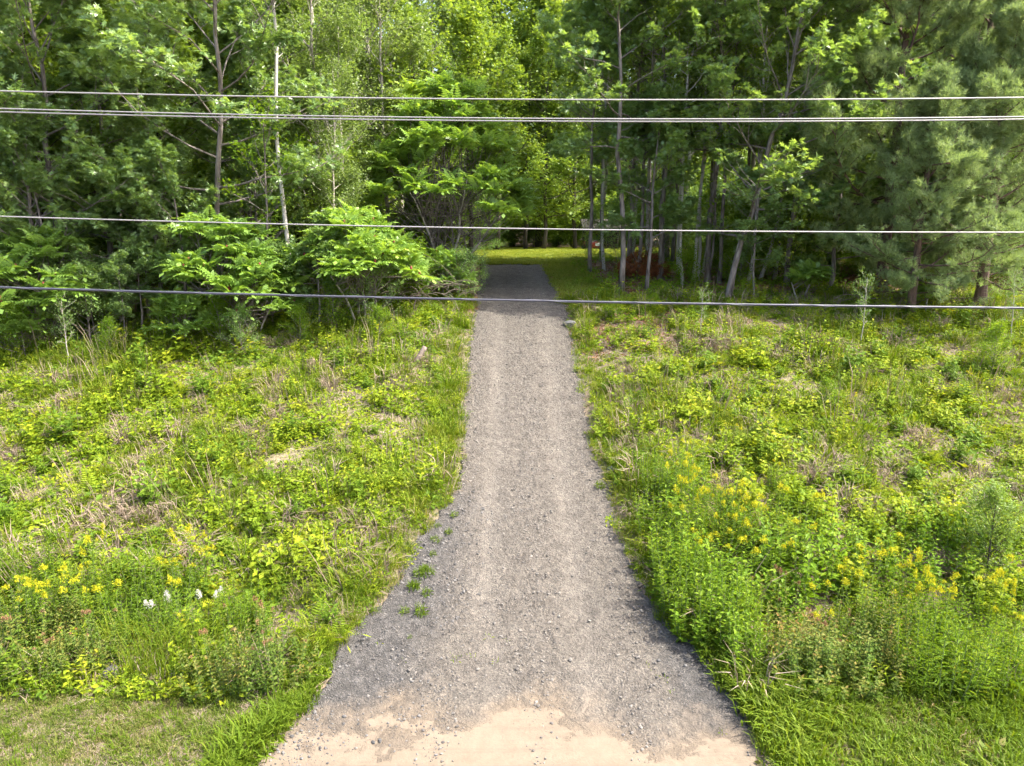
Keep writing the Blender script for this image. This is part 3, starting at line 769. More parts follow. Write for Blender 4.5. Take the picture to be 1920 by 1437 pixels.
tree('pine_a', 'white_pine', 1800, 33.0, 1.1, 'tall white pine behind the big one, near the top right corner', GR, rz=4)
tree('sumac_sprout', 'sumac', 1512, 27.4, 1.0, 'single sumac sprout in the shade left of the pine boughs', GR, rz=.5)
tree('sumac_sprout', 'sumac', 1742, 25.4, .75, 'small sumac sprout below the pine boughs', GR, rz=2)
tree('sapling_a', 'sapling', 0, 0, .55, 'pale poplar sapling standing before the white pine', GR, base=(1614, 655), rz=1)
tree('sapling_a', 'sapling', 0, 0, .55, 'bare-stemmed sapling at the right edge below the pine', GR, base=(1893, 650), rz=3, tilt=(0, .08))
tree('sapling_a', 'sapling', 0, 0, .4, 'slight pale sapling on the bare bank right of the driveway', GR, base=(1312, 640), rz=4)
tree('yellow_tree', 'yellowing_tree', 1985, 40, 1.25, 'yellowing tree in the top right corner behind the pines', GR)
tree('shrub_a', 'shrub', 1925, 31, 2.2, 'bright yellow-green shrub behind the pine at the right edge', GR)
tree('shrub_a', 'shrub', 1390, 30.2, .7, 'low leafy shrub behind the reddish oak trunk', GR)
tree('shrub_c', 'shrub', 1480, 31, .85, 'dark leafy shrub between birch and pine', GR)
tree('sapling_b', 'sapling', 1335, 31, 1.3, 'leafy sapling behind the paired birches', GR)
for px, Y, k, s, lab in ((1130, 39.5, 'high_aspen', .85, 'aspen whose crown overhangs the lawn right of the driveway'), (1180, 33, 'high_oak', 1.0, 'oak with high bright crown over the grey trunks'), (1330, 31, 'high_oak', 1.05, 'oak with high bright crown above the paired birches'), (1480, 30.5, 'high_oak', 1.0, 'oak with high crown left of the white pine'),
                         (1560, 29.5, 'edge_oak', .75, 'bushy oak half hidden by the white pine'), (1250, 38, 'high_aspen', 1.05, 'aspen with high crown behind the grey trunks'), (1400, 37, 'high_aspen', 1.0, 'aspen with high crown behind the reddish oak trunk')):
    tree(k, 'oak_tree' if 'oak' in k else 'aspen_tree', px, Y, s, lab, GR)
# thin poles in the right-hand stand
for i, (px, Y, k, s) in enumerate(sorted(((1185, 38, 'birch_b', 1.1), (1262, 36, 'pole_b', 1), (1275, 33, 'birch_b', .9), (1330, 35, 'pole_a', .9), (1345, 39, 'birch_b', 1.1), (1395, 36, 'pole_b', 1), (1440, 40, 'birch_a', .9), (1470, 35, 'pole_b', 1.0), (1215, 41, 'pole_a', 1.0), (1520, 36, 'pole_a', 1.0), (1135, 34, 'birch_b', 1.0), (1200, 32, 'pole_b', .9), (1222, 34, 'birch_b', 1.1), (1285, 30.5, 'birch_b', 1.0), (1318, 32.5, 'birch_b', 1.15), (1352, 31, 'pole_b', .9), (1405, 30.5, 'birch_b', 1.0), (1455, 32, 'birch_b', 1.1)))):
    tree(k, 'slim_tree', px, Y, s, 'thin pole in the stand behind the paired birches, ' + ORD[i] + ' from the driveway', 'thin poles in the stand right of the driveway')
# woods behind, left and right
names = {'aspen_a': 'aspen_tree', 'aspen_b': 'aspen_tree', 'maple_a': 'maple_tree', 'maple_b': 'maple_tree', 'oak_a': 'oak_tree', 'oak_b': 'oak_tree', 'pole_a': 'slim_tree', 'birch_a': 'birch_tree'}
deep_l = [(-150, 30, 'maple_a', 1), (20, 31, 'oak_a', 1), (200, 31, 'maple_b', 1), (330, 33, 'maple_a', 1.05), (470, 31.5, 'oak_b', 1.1), (590, 34, 'aspen_a', .95), (720, 36, 'aspen_a', 1.0),
          (660, 40, 'aspen_b', 1.15), (830, 42, 'aspen_a', 1.05), (500, 38, 'aspen_b', 1.1), (60, 38, 'oak_a', 1.1), (-80, 36, 'maple_b', 1.1), (380, 40, 'maple_a', 1.1), (240, 37, 'oak_b', 1.2),
          (560, 45, 'maple_b', 1.2), (760, 47, 'aspen_a', 1.15), (300, 47, 'maple_a', 1.25), (110, 46, 'maple_a', 1.2), (640, 52, 'maple_a', 1.2), (-40, 46, 'aspen_a', 1.2), (450, 52, 'maple_b', 1.3), (180, 55, 'aspen_b', 1.35)]
deep_r = [(1500, 43, 'aspen_b', 1.15), (1480, 44, 'maple_b', 1.15), (1560, 38, 'maple_a', 1.0), (1550, 50, 'aspen_a', 1.15),
          (1600, 48, 'maple_b', 1.25), (1720, 45, 'maple_a', 1.15), (1560, 33, 'oak_b', 1.0), (1830, 44, 'maple_b', 1.1)]
for side, lst in (('left', deep_l), ('right', deep_r)):
    cnt = {}
    for px, Y, k, s in sorted(lst):
        kk = k.split('_')[0]; cnt[kk] = cnt.get(kk, -1) + 1
        tree(k, names[k], px, Y, s, {'aspen': 'yellow-green aspen', 'maple': 'dense green maple', 'oak': 'leafy oak'}[kk] + ' deep in the wood ' + side + ' of the driveway, ' + ORD[cnt[kk]] + ' from its left', GD + ' on the ' + side)
# the dark row beyond the lawn
for px, Y, k, s, lab in ((862, 61, 'maple_b', 1.0, 'leftmost dark trunk of the row beyond the lawn'), (932, 63, 'maple_a', 1.05, 'dark trunk with an orange leaf spray beyond the lawn'), (985, 66, 'maple_b', 1.15, 'dark trunk in the middle of the row beyond the lawn'),
                         (1018, 65, 'maple_a', 1.1, 'dark trunk right of the middle of the row beyond the lawn'), (1078, 66, 'maple_b', 1.2, 'dark trunk clump left of the carport')):
    tree(k, 'maple_tree', px, Y, s, lab, GF)
for i, (px, Y, k, s) in enumerate(sorted(((700, 70, 'maple_a', 1.5), (800, 74, 'aspen_a', 1.5), (900, 76, 'maple_b', 1.6), (960, 82, 'maple_a', 1.6), (1040, 78, 'maple_b', 1.5), (1010, 72, 'maple_a', 1.75), (1075, 74, 'aspen_a', 1.7), (1110, 84, 'aspen_a', 1.6), (1170, 74, 'maple_a', 1.4), (1280, 72, 'aspen_b', 1.6),
                                   (1400, 70, 'maple_b', 1.6), (1520, 72, 'maple_a', 1.6), (1650, 70, 'maple_b', 1.6), (1800, 68, 'maple_a', 1.5), (1950, 66, 'maple_b', 1.5), (560, 70, 'aspen_a', 1.6), (400, 68, 'maple_b', 1.6), (240, 66, 'maple_a', 1.6), (80, 68, 'maple_a', 1.6), (-80, 62, 'maple_b', 1.5)))):
    tree(k, names[k], px, Y, s, 'tall tree in the far backdrop, ' + ORD[i] + ' from the left photo edge', 'far backdrop of trees')
tree('willow_bush', 'round_bush', 900, 59, .85, 'round pale willowy bush beyond the lawn, left of the driveway top', GF)
tree('willow_bush', 'round_bush', 835, 56, .7, 'smaller pale bush left of the round willowy bush', GF)
for px, Y, s, lab in ((1048, 72, 1.5, 'sunlit bright green shrub seen between the dark trunks beyond the lawn'), (1000, 74, 1.3, 'sunlit shrub behind the middle trunks beyond the lawn'), (955, 73, 1.2, 'sunlit shrub behind the orange-leaved trunk beyond the lawn')):
    tree('shrub_a', 'shrub', px, Y, s, lab, GF)

# ------------------------------------------------------------------ wires along the road
WIRE_Y = 5.6
def wire(name, pts, rad, mat, label, twist=0):
    w = np.array([at(x, y, WIRE_Y) for x, y in pts])
    k = np.polyfit(w[:, 0], w[:, 2], 2)
    xs = np.linspace(-26, 26, 160)
    g = Geo(); P = np.stack([xs, np.full_like(xs, WIRE_Y), np.polyval(k, xs)], -1)
    rad *= .42
    g.tube(P, rad, 8)
    o = obj(name, g.mesh(name, mat, True))
    if twist:
        g2 = Geo(); x2 = np.linspace(-26, 26, 1400); th = x2 * twist
        g2.tube(np.stack([x2, WIRE_Y + np.cos(th) * rad * .95, np.polyval(k, x2) + np.sin(th) * rad * .95], -1), rad * .28, 5)
        obj('lashing', g2.mesh('lashing', M['wire_pale'], True), o)
    return tag(o, label, 'wire', 'overhead wires')


M['wire'] = plain_mat('aluminium_wire', (.28, .265, .26), .55, .3)
M['wire_pale'] = plain_mat('lashing_wire', (.12, .12, .14), .5, .4)
M['cable'] = plain_mat('dark_cable', (.045, .045, .06), .5)
wire('power_line', [(0, 171), (640, 183), (1290, 188), (1920, 183)], .0125, M['wire'], 'topmost of the pale overhead wires')
wire('power_line', [(0, 204), (640, 218), (1290, 224), (1920, 219)], .0115, M['wire'], 'upper wire of the close pair below the topmost wire')
wire('power_line', [(0, 210), (640, 224), (1290, 228), (1920, 224)], .0125, M['wire'], 'lower wire of the close pair below the topmost wire')
wire('power_line', [(0, 406), (640, 423), (1290, 433), (1920, 436)], .0115, M['wire'], 'single pale wire level with the far lawn')
wire('telephone_cable', [(0, 539), (640, 557), (1290, 569), (1920, 578)], .021, M['cable'], 'lowest, thickest dark cable with spiral lashing', 9)

# ------------------------------------------------------------------ carport and red vehicle beyond the lawn
def box(g, c, s, rz=0):
    c = np.array(c, float); s = np.array(s, float) / 2
    v = np.array([[x, y, z] for z in (-1, 1) for x, y in ((-1, -1), (1, -1), (1, 1), (-1, 1))], float) * s
    cr, sr = math.cos(rz), math.sin(rz)
    v = np.stack([v[:, 0] * cr - v[:, 1] * sr, v[:, 0] * sr + v[:, 1] * cr, v[:, 2]], -1) + c
    g.add(v, Q=[[0, 3, 2, 1], [4, 5, 6, 7], [0, 1, 5, 4], [1, 2, 6, 5], [2, 3, 7, 6], [3, 0, 4, 7]])


def part(name, mat, parent, fn, smooth=False):
    g = Geo(); fn(g); return obj(name, g.mesh(name, mat, smooth), parent)


M['shed'] = plain_mat('weathered_board', (.03, .025, .022), .9, nscale=6)
M['shedroof'] = plain_mat('faded_red_roofing', (.018, .014, .013), .9, nscale=3)
M['red'] = plain_mat('red_paint', (.12, .008, .012), .35)
M['offwhite'] = plain_mat('white_panel', (.22, .23, .24), .4)
M['rubber'] = plain_mat('tyre_rubber', (.03, .03, .03), .8)
M['glassy'] = plain_mat('dark_window', (.05, .06, .07), .1)
cxp, cyp = col_x(1130, 62), 62.0
cz = float(ground(cxp, cyp))
cp = bpy.data.objects.new('carport', None); COL.objects.link(cp); cp.location = (cxp, cyp, cz); cp.scale = (.7, .7, .8)
tag(cp, 'small carport with a faded red roof beyond the lawn', 'carport')
for sx in (-2.2, 2.2):
    for sy in (-1.5, 2.5): part('post', M['shed'], cp, lambda g: box(g, (sx, sy, 1.2), (.15, .15, 2.6)))
for k in range(12): part('wall_board', M['shed'], cp, lambda g: box(g, (-2.1 + k * .382, 2.62, 1.2), (.36, .04, 2.5)))
def roof(g):
    for s in (-1, 1):
        g.add([[-2.7, .5, 3.3], [2.7, .5, 3.3], [2.7, .5 + s * 2.6, 2.4], [-2.7, .5 + s * 2.6, 2.4], [-2.7, .5, 3.22], [2.7, .5, 3.22], [2.7, .5 + s * 2.6, 2.32], [-2.7, .5 + s * 2.6, 2.32]],
              Q=[[0, 1, 2, 3], [7, 6, 5, 4], [3, 2, 6, 7], [0, 3, 7, 4], [1, 5, 6, 2]])
part('roof', M['shedroof'], cp, roof)
vh = bpy.data.objects.new('utility_vehicle', None); COL.objects.link(vh); vh.location = (col_x(1110, 61.4), 61.4, cz); vh.rotation_euler = (0, 0, .3); vh.scale = (.85, .85, .85)
tag(vh, 'small red vehicle with a white front panel under the carport', 'vehicle')
def prism(g, prof_yz, w, x0=0):
    n = len(prof_yz); V = [[x0 - w / 2, y, z] for y, z in prof_yz] + [[x0 + w / 2, y, z] for y, z in prof_yz]
    T = [[0, i, i + 1] for i in range(1, n - 1)] + [[n, n + i + 1, n + i] for i in range(1, n - 1)]
    g.add(V, T, [[i, n + i, n + (i + 1) % n, (i + 1) % n] for i in range(n)])
body = part('body', M['red'], vh, lambda g: prism(g, [(-1.1, .35), (1.2, .35), (1.25, .8), (.5, .95), (-.3, .95), (-1.1, .85)], 1.25))
part('cab', M['glassy'], vh, lambda g: prism(g, [(-.35, .95), (.95, .95), (.8, 1.6), (-.05, 1.6)], 1.1))
part('roof', M['red'], vh, lambda g: box(g, (0, .38, 1.64), (1.15, 1.0, .06)))
part('front_panel', M['offwhite'], vh, lambda g: box(g, (.2, -1.115, .65), (.7, .04, .34)))
for sx in (-.45, .45): part('headlight', M['offwhite'], vh, lambda g: box(g, (sx, -.98, .9), (.22, .22, .1)))
for sx in (-.6, .6):
    for sy in (-.75, .8): part('wheel', M['rubber'], vh, lambda g: g.tube([[sx - .1, sy, .3], [sx + .1, sy, .3]], .3, 14), True)

# ------------------------------------------------------------------ deadwood, stump, stones
def branchy(name, paths, mat, label, cat, group=None, sides=6):
    """a thing of one mesh; paths are pixel polylines with depth offsets and end radii"""
    g = Geo()
    for pts, r0, r1 in paths:
        pts = np.array(pts, float)
        t = np.linspace(0, 1, len(pts)); tt = np.linspace(0, 1, max(6, 3 * len(pts)))
        P = np.stack([np.interp(tt, t, pts[:, c]) for c in range(3)], -1)
        for _ in range(2): P[1:-1] = (P[:-2] + 2 * P[1:-1] + P[2:]) / 4
        g.tube(P, np.linspace(r0, r1, len(P)), sides)
    o0 = paths[0][0][0]
    me = g.mesh(name, mat, True)
    me.transform(Matrix.Translation(-Vector(o0)))
    return tag(obj(name, me, loc=o0), label, cat, group)


def gp(px, py, dz=0.0):
    X, Y = gpix(px, py); return [X, Y, float(ground(X, Y)) + dz]


def ap(px, py, Y): return list(at(px, py, Y))


branchy('fallen_log', [([gp(612, 588, .12), gp(660, 605, .12), gp(715, 622, .1)], .09, .07)], M['bark_dark'], 'dark fallen log under the bare branches left of the driveway', 'log')
branchy('fallen_branch', [([gp(500, 654, .05), gp(545, 656, .06), gp(590, 662, .05)], .035, .02)], M['deadwood'], 'thin grey branch lying along the shaded left bank', 'branch', 'branches lying on the left bank')
branchy('bent_sapling', [([gp(664, 692, .0), ap(676, 676, 23.1), ap(700, 676, 22.6), ap(740, 692, 21.6), ap(770, 735, 20.4), gp(800, 772, .03)], .035, .012), ([ap(690, 676, 22.8), gp(645, 658, .1)], .02, .008)], M['deadwood'], 'bare sapling bent down in an arch on the left bank', 'sapling')
g = Geo()
sx_, sy_ = gpix(784, 682); sz_ = float(ground(sx_, sy_))
stump = branchy('wood_chunk', [([[sx_ - .1, sy_, sz_ + .02], [sx_ + .22, sy_ + .15, sz_ + .5]], .09, .08)], M['deadwood'], 'short broken log stub leaning on the left bank beside the driveway', 'log', sides=9)
branchy('fallen_branch', [([gp(0, 752, .04), gp(40, 735, .08), gp(75, 715, .1), gp(105, 700, .06)], .03, .012)], M['deadwood'], 'curved grey stick on the bank at the far left', 'branch', 'branches lying on the left bank')
for a, bb, lab in (((480, 838), (535, 795), 'pale stick lying below the middle of the left bank'), ((345, 915), (368, 906), 'short pale stick on the lower left bank'), ((400, 720), (462, 697), 'thin pale stick at the shadow edge on the left bank'), ((255, 880), (282, 830), 'pale stick standing up the slope at left')):
    branchy('fallen_branch', [([gp(*a, .03), gp(*bb, .06)], .02, .012)], M['deadwood'], lab, 'branch', 'branches lying on the left bank')
branchy('fallen_branch', [([gp(1418, 658, .05), gp(1470, 668, .25), gp(1530, 690, .1)], .02, .008)], M['deadwood'], 'thin pale branch lying on the right bank below the pines', 'branch')
r_ = np.random.default_rng(5)
def tangle(name, px0, px1, py0, py1, Y, n, label, up=.3, rr=.016):
    paths = []
    for i in range(n):
        x = r_.uniform(px0, px1); y = r_.uniform(py0 + (py1 - py0) * .4, py1)
        p = np.array(at(x, y, Y + r_.normal(0, .5)))
        L = r_.uniform(.5, 1.7); az = r_.normal(0, .5) + (math.pi if r_.uniform() < .45 else 0)
        d = np.array([math.cos(az), .3 * math.sin(az), up + r_.normal(0, .35)])
        pts = [p]
        for k in range(4):
            d = nrm(d + r_.normal(0, .16, 3) + np.array([0, 0, -.33 * (k > 0)])); pts.append(pts[-1] + d * L / 4)
        paths.append((pts, rr * r_.uniform(.6, 1.2), .004))
    # two stouter limbs rising from the ground that carry the twigs
    for s in (0.25, .7):
        x = px0 + (px1 - px0) * s; p = np.array(at(x, (py0 + py1) / 2, Y)); q = p.copy(); q[2] = float(ground(q[0], q[1])); q[0] -= .5
        paths.insert(0, ([list(q), list((p + q) / 2 + np.array([-.1, 0, .2])), list(p), list(p + np.array([1.3, -.2, .05]))], .03, .01))
    return branchy(name, paths, M['deadwood'], label, 'branches', sides=4)
tangle('bare_branches', 655, 860, 508, 560, 25.8, 46, 'tangle of bare reddish grey branches arching out left of the driveway')
tangle('bare_branches', 505, 560, 560, 620, 24.9, 9, 'curved bare twigs at the foot of the white birch', .6, .014)
tangle('bare_branches', 1560, 1880, 520, 600, 26.2, 40, 'bare grey lower branches under the pine boughs', .05, .012)
tangle('bare_branches', 720, 900, 350, 460, 30.5, 30, 'bare twigs under the tall domed sumac', .6, .014)
tangle('bare_branches', 300, 480, 430, 540, 27.5, 24, 'bare dead twigs in the dark behind the left sumacs', .5, .014)
# heap of dead orange pine boughs
hx, hy = gpix(1205, 520)
rng = np.random.default_rng(9)
th = rng.uniform(0, 6.28, 900); rr = np.sqrt(rng.uniform(0, 1, 900)); zz = rng.uniform(0, 1, 900)
P = np.stack([np.cos(th) * rr * 1.25, np.sin(th) * rr * .8, .1 + zz * 1.5 * (1 - rr * .75)], -1)
hp = bpy.data.objects.new('dead_pine_brush', None); COL.objects.link(hp); hp.location = (hx, hy, float(ground(hx, hy)))
tag(hp, 'heap of dead rusty brown pine boughs between the grey trunks', 'brush pile')
g = Geo(); g.leaves(TUFT, P, frames(rng.normal(0, 1, (900, 3)) + np.array([0, 0, -.4]), None, rng, 1), rng.uniform(.16, .3, 900), rng.uniform(0, 1, 900))
obj('needles', g.mesh('dead_needles', M['deadpine']), hp)
g = Geo()
for i in range(12):
    pts, _ = bend_line(rng, [rng.normal(0, .5), rng.normal(0, .3), 0], [rng.normal(0, .6), rng.normal(0, .3), 1], rng.uniform(1.2, 2.2), 5, -.6)
    g.tube(pts, np.linspace(.02, .005, 5), 4)
obj('branches', g.mesh('dead_boughs', M['deadwood'], True), hp)


def stone_mesh(seed, sub=2):
    import bmesh
    bm = bmesh.new(); bmesh.ops.create_icosphere(bm, subdivisions=sub, radius=1)
    r = np.random.default_rng(seed); k = r.normal(0, 1.3, (6, 3)); p = r.uniform(0, 6, 6)
    pl = nrm(r.normal(0, 1, (7, 3))); off = r.uniform(.6, .95, 7)
    for v in bm.verts:
        c = np.array(v.co)
        for n_, o_ in zip(pl, off):
            dd = c @ n_ - o_
            if dd > 0: c = c - n_ * dd * .9
        c = c * (1 + .1 * sum(math.sin(c @ k[i] + p[i]) for i in range(6)) / 2.5)
        v.co = (c[0], c[1] * .8, c[2] * .6)
    me = bpy.data.meshes.new('stone'); bm.to_mesh(me); bm.free()
    return me


def stone_mat(name, a, bcol):
    m, nt, b = new_mat(name)
    oi = N(nt, 'ShaderNodeObjectInfo'); tc = N(nt, 'ShaderNodeTexCoord')
    f = world_noise(nt, 3, 4, .6, tc.outputs['Object'])
    f = math_n(nt, 'ADD', math_n(nt, 'MULTIPLY', f, .5), math_n(nt, 'MULTIPLY', oi.outputs['Random'], .55), clamp=True)
    r = ramp(nt, [(.2, a), (.85, bcol), (.97, tuple(min(.8, x * 1.7) for x in bcol))]); nt.links.new(f, r.inputs[0])
    nt.links.new(r.outputs[0], b.inputs['Base Color']); b.inputs['Roughness'].default_value = .9
    return m


M['rock'] = stone_mat('rock', (.05, .05, .052), (.14, .135, .135))
M['pebble'] = stone_mat('pebble', (.06, .054, .047), (.18, .162, .142))
M['pebble_dark'] = stone_mat('dark_pebble', (.04, .038, .036), (.14, .132, .124))
for px, py, s, lab in ((1068, 612, .28, 'grey rock at the right driveway edge just below the shade'), (1146, 882, .16, 'bluish stone beside the right driveway edge among weeds'), (1182, 914, .14, 'small grey stone right of the bluish one'), (212, 1268, .2, 'flat pale stone below the shrubs at left'), (10, 1268, .25, 'pale stone at the left photo edge above the verge')):
    X, Y = gpix(px, py); me = stone_mesh(int(px)); me.materials.append(M['rock'])
    o = obj('rock', me, loc=(X, Y, float(ground(X, Y)) + s * .2)); o.scale = (s, s, s); o.rotation_euler = (0, 0, px * .1)
    tag(o, lab, 'rock', 'loose rocks')

# ------------------------------------------------------------------ small plants (clumps used by the ground cover)
def clump_leaves(seed, n, rad, h, leaf, tmpl, mat, name, upness=.8):
    r = np.random.default_rng(seed); g = Geo()
    a = r.uniform(0, 6.28, n); q = np.sqrt(r.uniform(0, 1, n)) * rad
    P = np.stack([np.cos(a) * q, np.sin(a) * q, h * (1 - (q / rad) ** 2 * .6) * r.uniform(.25, 1, n)], -1)
    D = np.stack([np.cos(a), np.sin(a), r.normal(.1, .35, n)], -1) + r.normal(0, .6, (n, 3)) * [1, 1, .3]
    g.leaves(tmpl, P, frames(D, None, r, .45 / upness), leaf * r.uniform(.6, 1.3, n), r.uniform(0, 1, n))
    return g.mesh(name, M[mat])


def clump_grass(seed, n, rad, h, w, mat, name, bend=.5, flat=0.0):
    r = np.random.default_rng(seed); g = Geo()
    a = r.uniform(0, 6.28, n); q = np.sqrt(r.uniform(0, 1, n)) * rad
    B = np.stack([np.cos(a) * q, np.sin(a) * q, np.full(n, flat * .04)], -1)
    az = a + r.normal(0, .9, n); L = h * r.uniform(.5, 1.15, n); bd = bend * r.uniform(.3, 1.3, n)
    o = np.stack([np.cos(az), np.sin(az), np.zeros(n)], -1); s = np.stack([-np.sin(az), np.cos(az), np.zeros(n)], -1) * w
    up = np.array([0, 0, 1.0]) * (1 - flat)
    m1 = B + up * L[:, None] * .6 + o * (L * bd * .35)[:, None]
    m2 = B + up * L[:, None] * np.clip(1 - bd * .45, .2, 1)[:, None] + o * (L * bd)[:, None]
    V = np.stack([B - s, B + s, m1 - s * .8, m1 + s * .8, m2], 1).reshape(-1, 3)
    k = np.arange(n)[:, None] * 5
    v = r.uniform(0, 1, n)
    g.add(V, T=k + np.array([2, 3, 4]), Q=k + np.array([0, 1, 3, 2]), vt=v, vq=v)
    return g.mesh(name, M[mat])


def stem_plant(seed, stems, rad, h, leaf, per, tmpl, mat, lean=.25, droop=.2):
    """upright stems with leaves spiralling up them; returns stem geo, leaf geo and tip list"""
    r = np.random.default_rng(seed); gs, gl = Geo(), Geo(); tips = []
    for i in range(stems):
        a = r.uniform(0, 6.28); q = math.sqrt(r.uniform(0, 1)) * rad
        H = h * r.uniform(.65, 1.1) * (1 - .25 * (q / max(rad, .01)) ** 2)
        d = np.array([math.cos(a) * lean * q / max(rad, .01), math.sin(a) * lean * q / max(rad, .01), 1]) + r.normal(0, .06, 3)
        pts, de = bend_line(r, [math.cos(a) * q, math.sin(a) * q, -.02], d, H, 5, .1, .05)
        gs.tube(pts, np.linspace(.006, .0025, 5), 3, False)
        t = np.linspace(.12, 1, per); P = np.stack([np.interp(t, np.linspace(0, 1, 5), pts[:, c]) for c in range(3)], -1)
        az = np.arange(per) * 2.399 + r.uniform(0, 6)
        D = np.stack([np.cos(az), np.sin(az), r.normal(.45 - droop, .25, per)], -1)
        gl.leaves(tmpl, P, frames(D, None, r, .25), leaf * (1.15 - .6 * t) * r.uniform(.75, 1.2, per), np.clip(.25 + .5 * t + r.normal(0, .2, per), 0, 1))
        tips.append((pts[-1], de))
    return gs, gl, tips


def merge_mesh(gs, gl, mat, name):
    gl2 = Geo(); gl2.add(np.concatenate(gl.V), np.concatenate(gl.T), vt=np.concatenate(gl.vt))
    gl2.add(np.concatenate(gs.V), Q=np.concatenate(gs.Q))
    return gl2.mesh(name, M[mat])


def pcoll(name, meshes):
    c = bpy.data.collections.new(name)
    for i, me in enumerate(meshes): c.objects.link(bpy.data.objects.new('%s_%02d' % (name, i), me))
    return c


def scatter(name, coll, pts, rot, scl, idx, label=None, cat=None):
    me = bpy.data.meshes.new(name); n = len(pts)
    me.vertices.add(n); me.vertices.foreach_set('co', np.asarray(pts, np.float32).ravel())
    for nm, ty, key, val in (('rot', 'FLOAT_VECTOR', 'vector', rot), ('scl', 'FLOAT_VECTOR', 'vector', scl)):
        a = me.attributes.new(nm, ty, 'POINT'); a.data.foreach_set(key, np.asarray(val, np.float32).ravel())
    a = me.attributes.new('idx', 'INT', 'POINT'); a.data.foreach_set('value', np.asarray(idx, np.int32))
    o = obj(name, me)
    nt = bpy.data.node_groups.new(name + '_scatter', 'GeometryNodeTree')
    nt.interface.new_socket('Geometry', in_out='INPUT', socket_type='NodeSocketGeometry')
    nt.interface.new_socket('Geometry', in_out='OUTPUT', socket_type='NodeSocketGeometry')
    gi, go = nt.nodes.new('NodeGroupInput'), nt.nodes.new('NodeGroupOutput')
    m2p = nt.nodes.new('GeometryNodeMeshToPoints'); iop = nt.nodes.new('GeometryNodeInstanceOnPoints')
    ci = nt.nodes.new('GeometryNodeCollectionInfo'); ci.inputs['Collection'].default_value = coll
    ci.inputs['Separate Children'].default_value = True; ci.inputs['Reset Children'].default_value = True
    def na(nm, ty):
        x = nt.nodes.new('GeometryNodeInputNamedAttribute'); x.data_type = ty; x.inputs['Name'].default_value = nm
        return x.outputs['Attribute']
    e2r = nt.nodes.new('FunctionNodeEulerToRotation')
    L = nt.links.new
    L(gi.outputs[0], m2p.inputs['Mesh']); L(m2p.outputs[0], iop.inputs['Points']); L(ci.outputs[0], iop.inputs['Instance'])
    iop.inputs['Pick Instance'].default_value = True
    L(na('idx', 'INT'), iop.inputs['Instance Index'])
    L(na('rot', 'FLOAT_VECTOR'), e2r.inputs[0]); L(e2r.outputs[0], iop.inputs['Rotation'])
    L(na('scl', 'FLOAT_VECTOR'), iop.inputs['Scale'])
    L(iop.outputs[0], go.inputs[0])
    md = o.modifiers.new('scatter', 'NODES'); md.node_group = nt
    return tag(o, label, cat, None, 'stuff')


def rand_pts(n, y0, y1, margin=1.5, pw=1.0):
    Y = y0 + (y1 - y0) * RNG.uniform(0, 1, n) ** pw
    X = RNG.uniform(-1, 1, n) * (.735 * Y + margin)
    return X, Y


def rot_on_slope(X, Y, n, jit=.12, amount=.6):
    e = .3
    gxx = (ground(X + e, Y) - ground(X - e, Y)) / (2 * e); gyy = (ground(X, Y + e) - ground(X, Y - e)) / (2 * e)
    # small-angle tilt, then a free spin (XYZ euler: spin about z comes last, so rotate the tilt into the spun frame)
    a = RNG.uniform(0, 6.28, n)
    tx, ty = gyy * amount, -gxx * amount
    lx = np.cos(a) * tx + np.sin(a) * ty; lyy = -np.sin(a) * tx + np.cos(a) * ty
    return np.stack([lx + RNG.normal(0, jit, n), lyy + RNG.normal(0, jit, n), a], -1)


def in_mass(X, Y):
    """1 inside the tall wild growth on either side of the mouth"""
    return ((X > XR(Y) + .7) & (Y > 9.9 + .25 * np.sin(X * 2)) & (Y < 14.4 + .5 * np.sin(X))) | ((X < XL(Y) - .5) & (Y > 10.7 + .2 * np.sin(X * 2)) & (Y < 12.6))


# --- protos of the bank cover
cover = [clump_leaves(100 + i, 24, .2, .15, .1, OVATE, 'herb', 'low_bramble') for i in range(3)]            # 0-2
cover += [clump_leaves(110 + i, 18, .17, .13, .1, MAPLE, 'herb', 'low_leaf') for i in range(2)]               # 3-4
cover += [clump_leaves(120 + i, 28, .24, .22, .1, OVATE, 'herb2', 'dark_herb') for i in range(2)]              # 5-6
cover += [clump_grass(130 + i, 26, .15, .3, .006, 'grass', 'grass_tuft', .6) for i in range(3)]                # 7-9
for i in range(2):
    gs, gl, _ = stem_plant(140 + i, 5, .14, .42, .11, 14, NARROW, 'herb'); cover.append(merge_mesh(gs, gl, 'herb', 'herb_stalks'))   # 10-11
g = Geo(); r = np.random.default_rng(150); az = np.arange(7) * .9
g.leaves(FERN, np.zeros((7, 3)), frames(np.stack([np.cos(az), np.sin(az), np.full(7, .7)], -1), None, r, .1), r.uniform(.3, .5, 7), r.uniform(.2, .9, 7)); cover.append(g.mesh('fern', M['herb']))   # 12
cover += [clump_grass(160 + i, 12, .16, .32, .006, 'straw', 'straw', 1.0, .9) for i in range(3)]                # 13-15
cover += [clump_leaves(170, 16, .22, .03, .09, OVATE, 'litter', 'fallen_leaves')]                                 # 16
cover += [clump_grass(180 + i, 20, .15, .36, .005, 'straw', 'dry_grass', .7) for i in range(2)]                  # 17-18
for i in range(2):
    gs, gl, _ = stem_plant(190 + i, 7, .2, .5, .13, 12, OVATE, 'herb2'); cover.append(merge_mesh(gs, gl, ('herb2', 'herb')[i], 'leafy_weed'))   # 19-20
cover.append(clump_grass(195, 7, .12, .75, .004, 'straw', 'dead_stalks', .35))                                     # 21
C_COVER = pcoll('cover', cover)

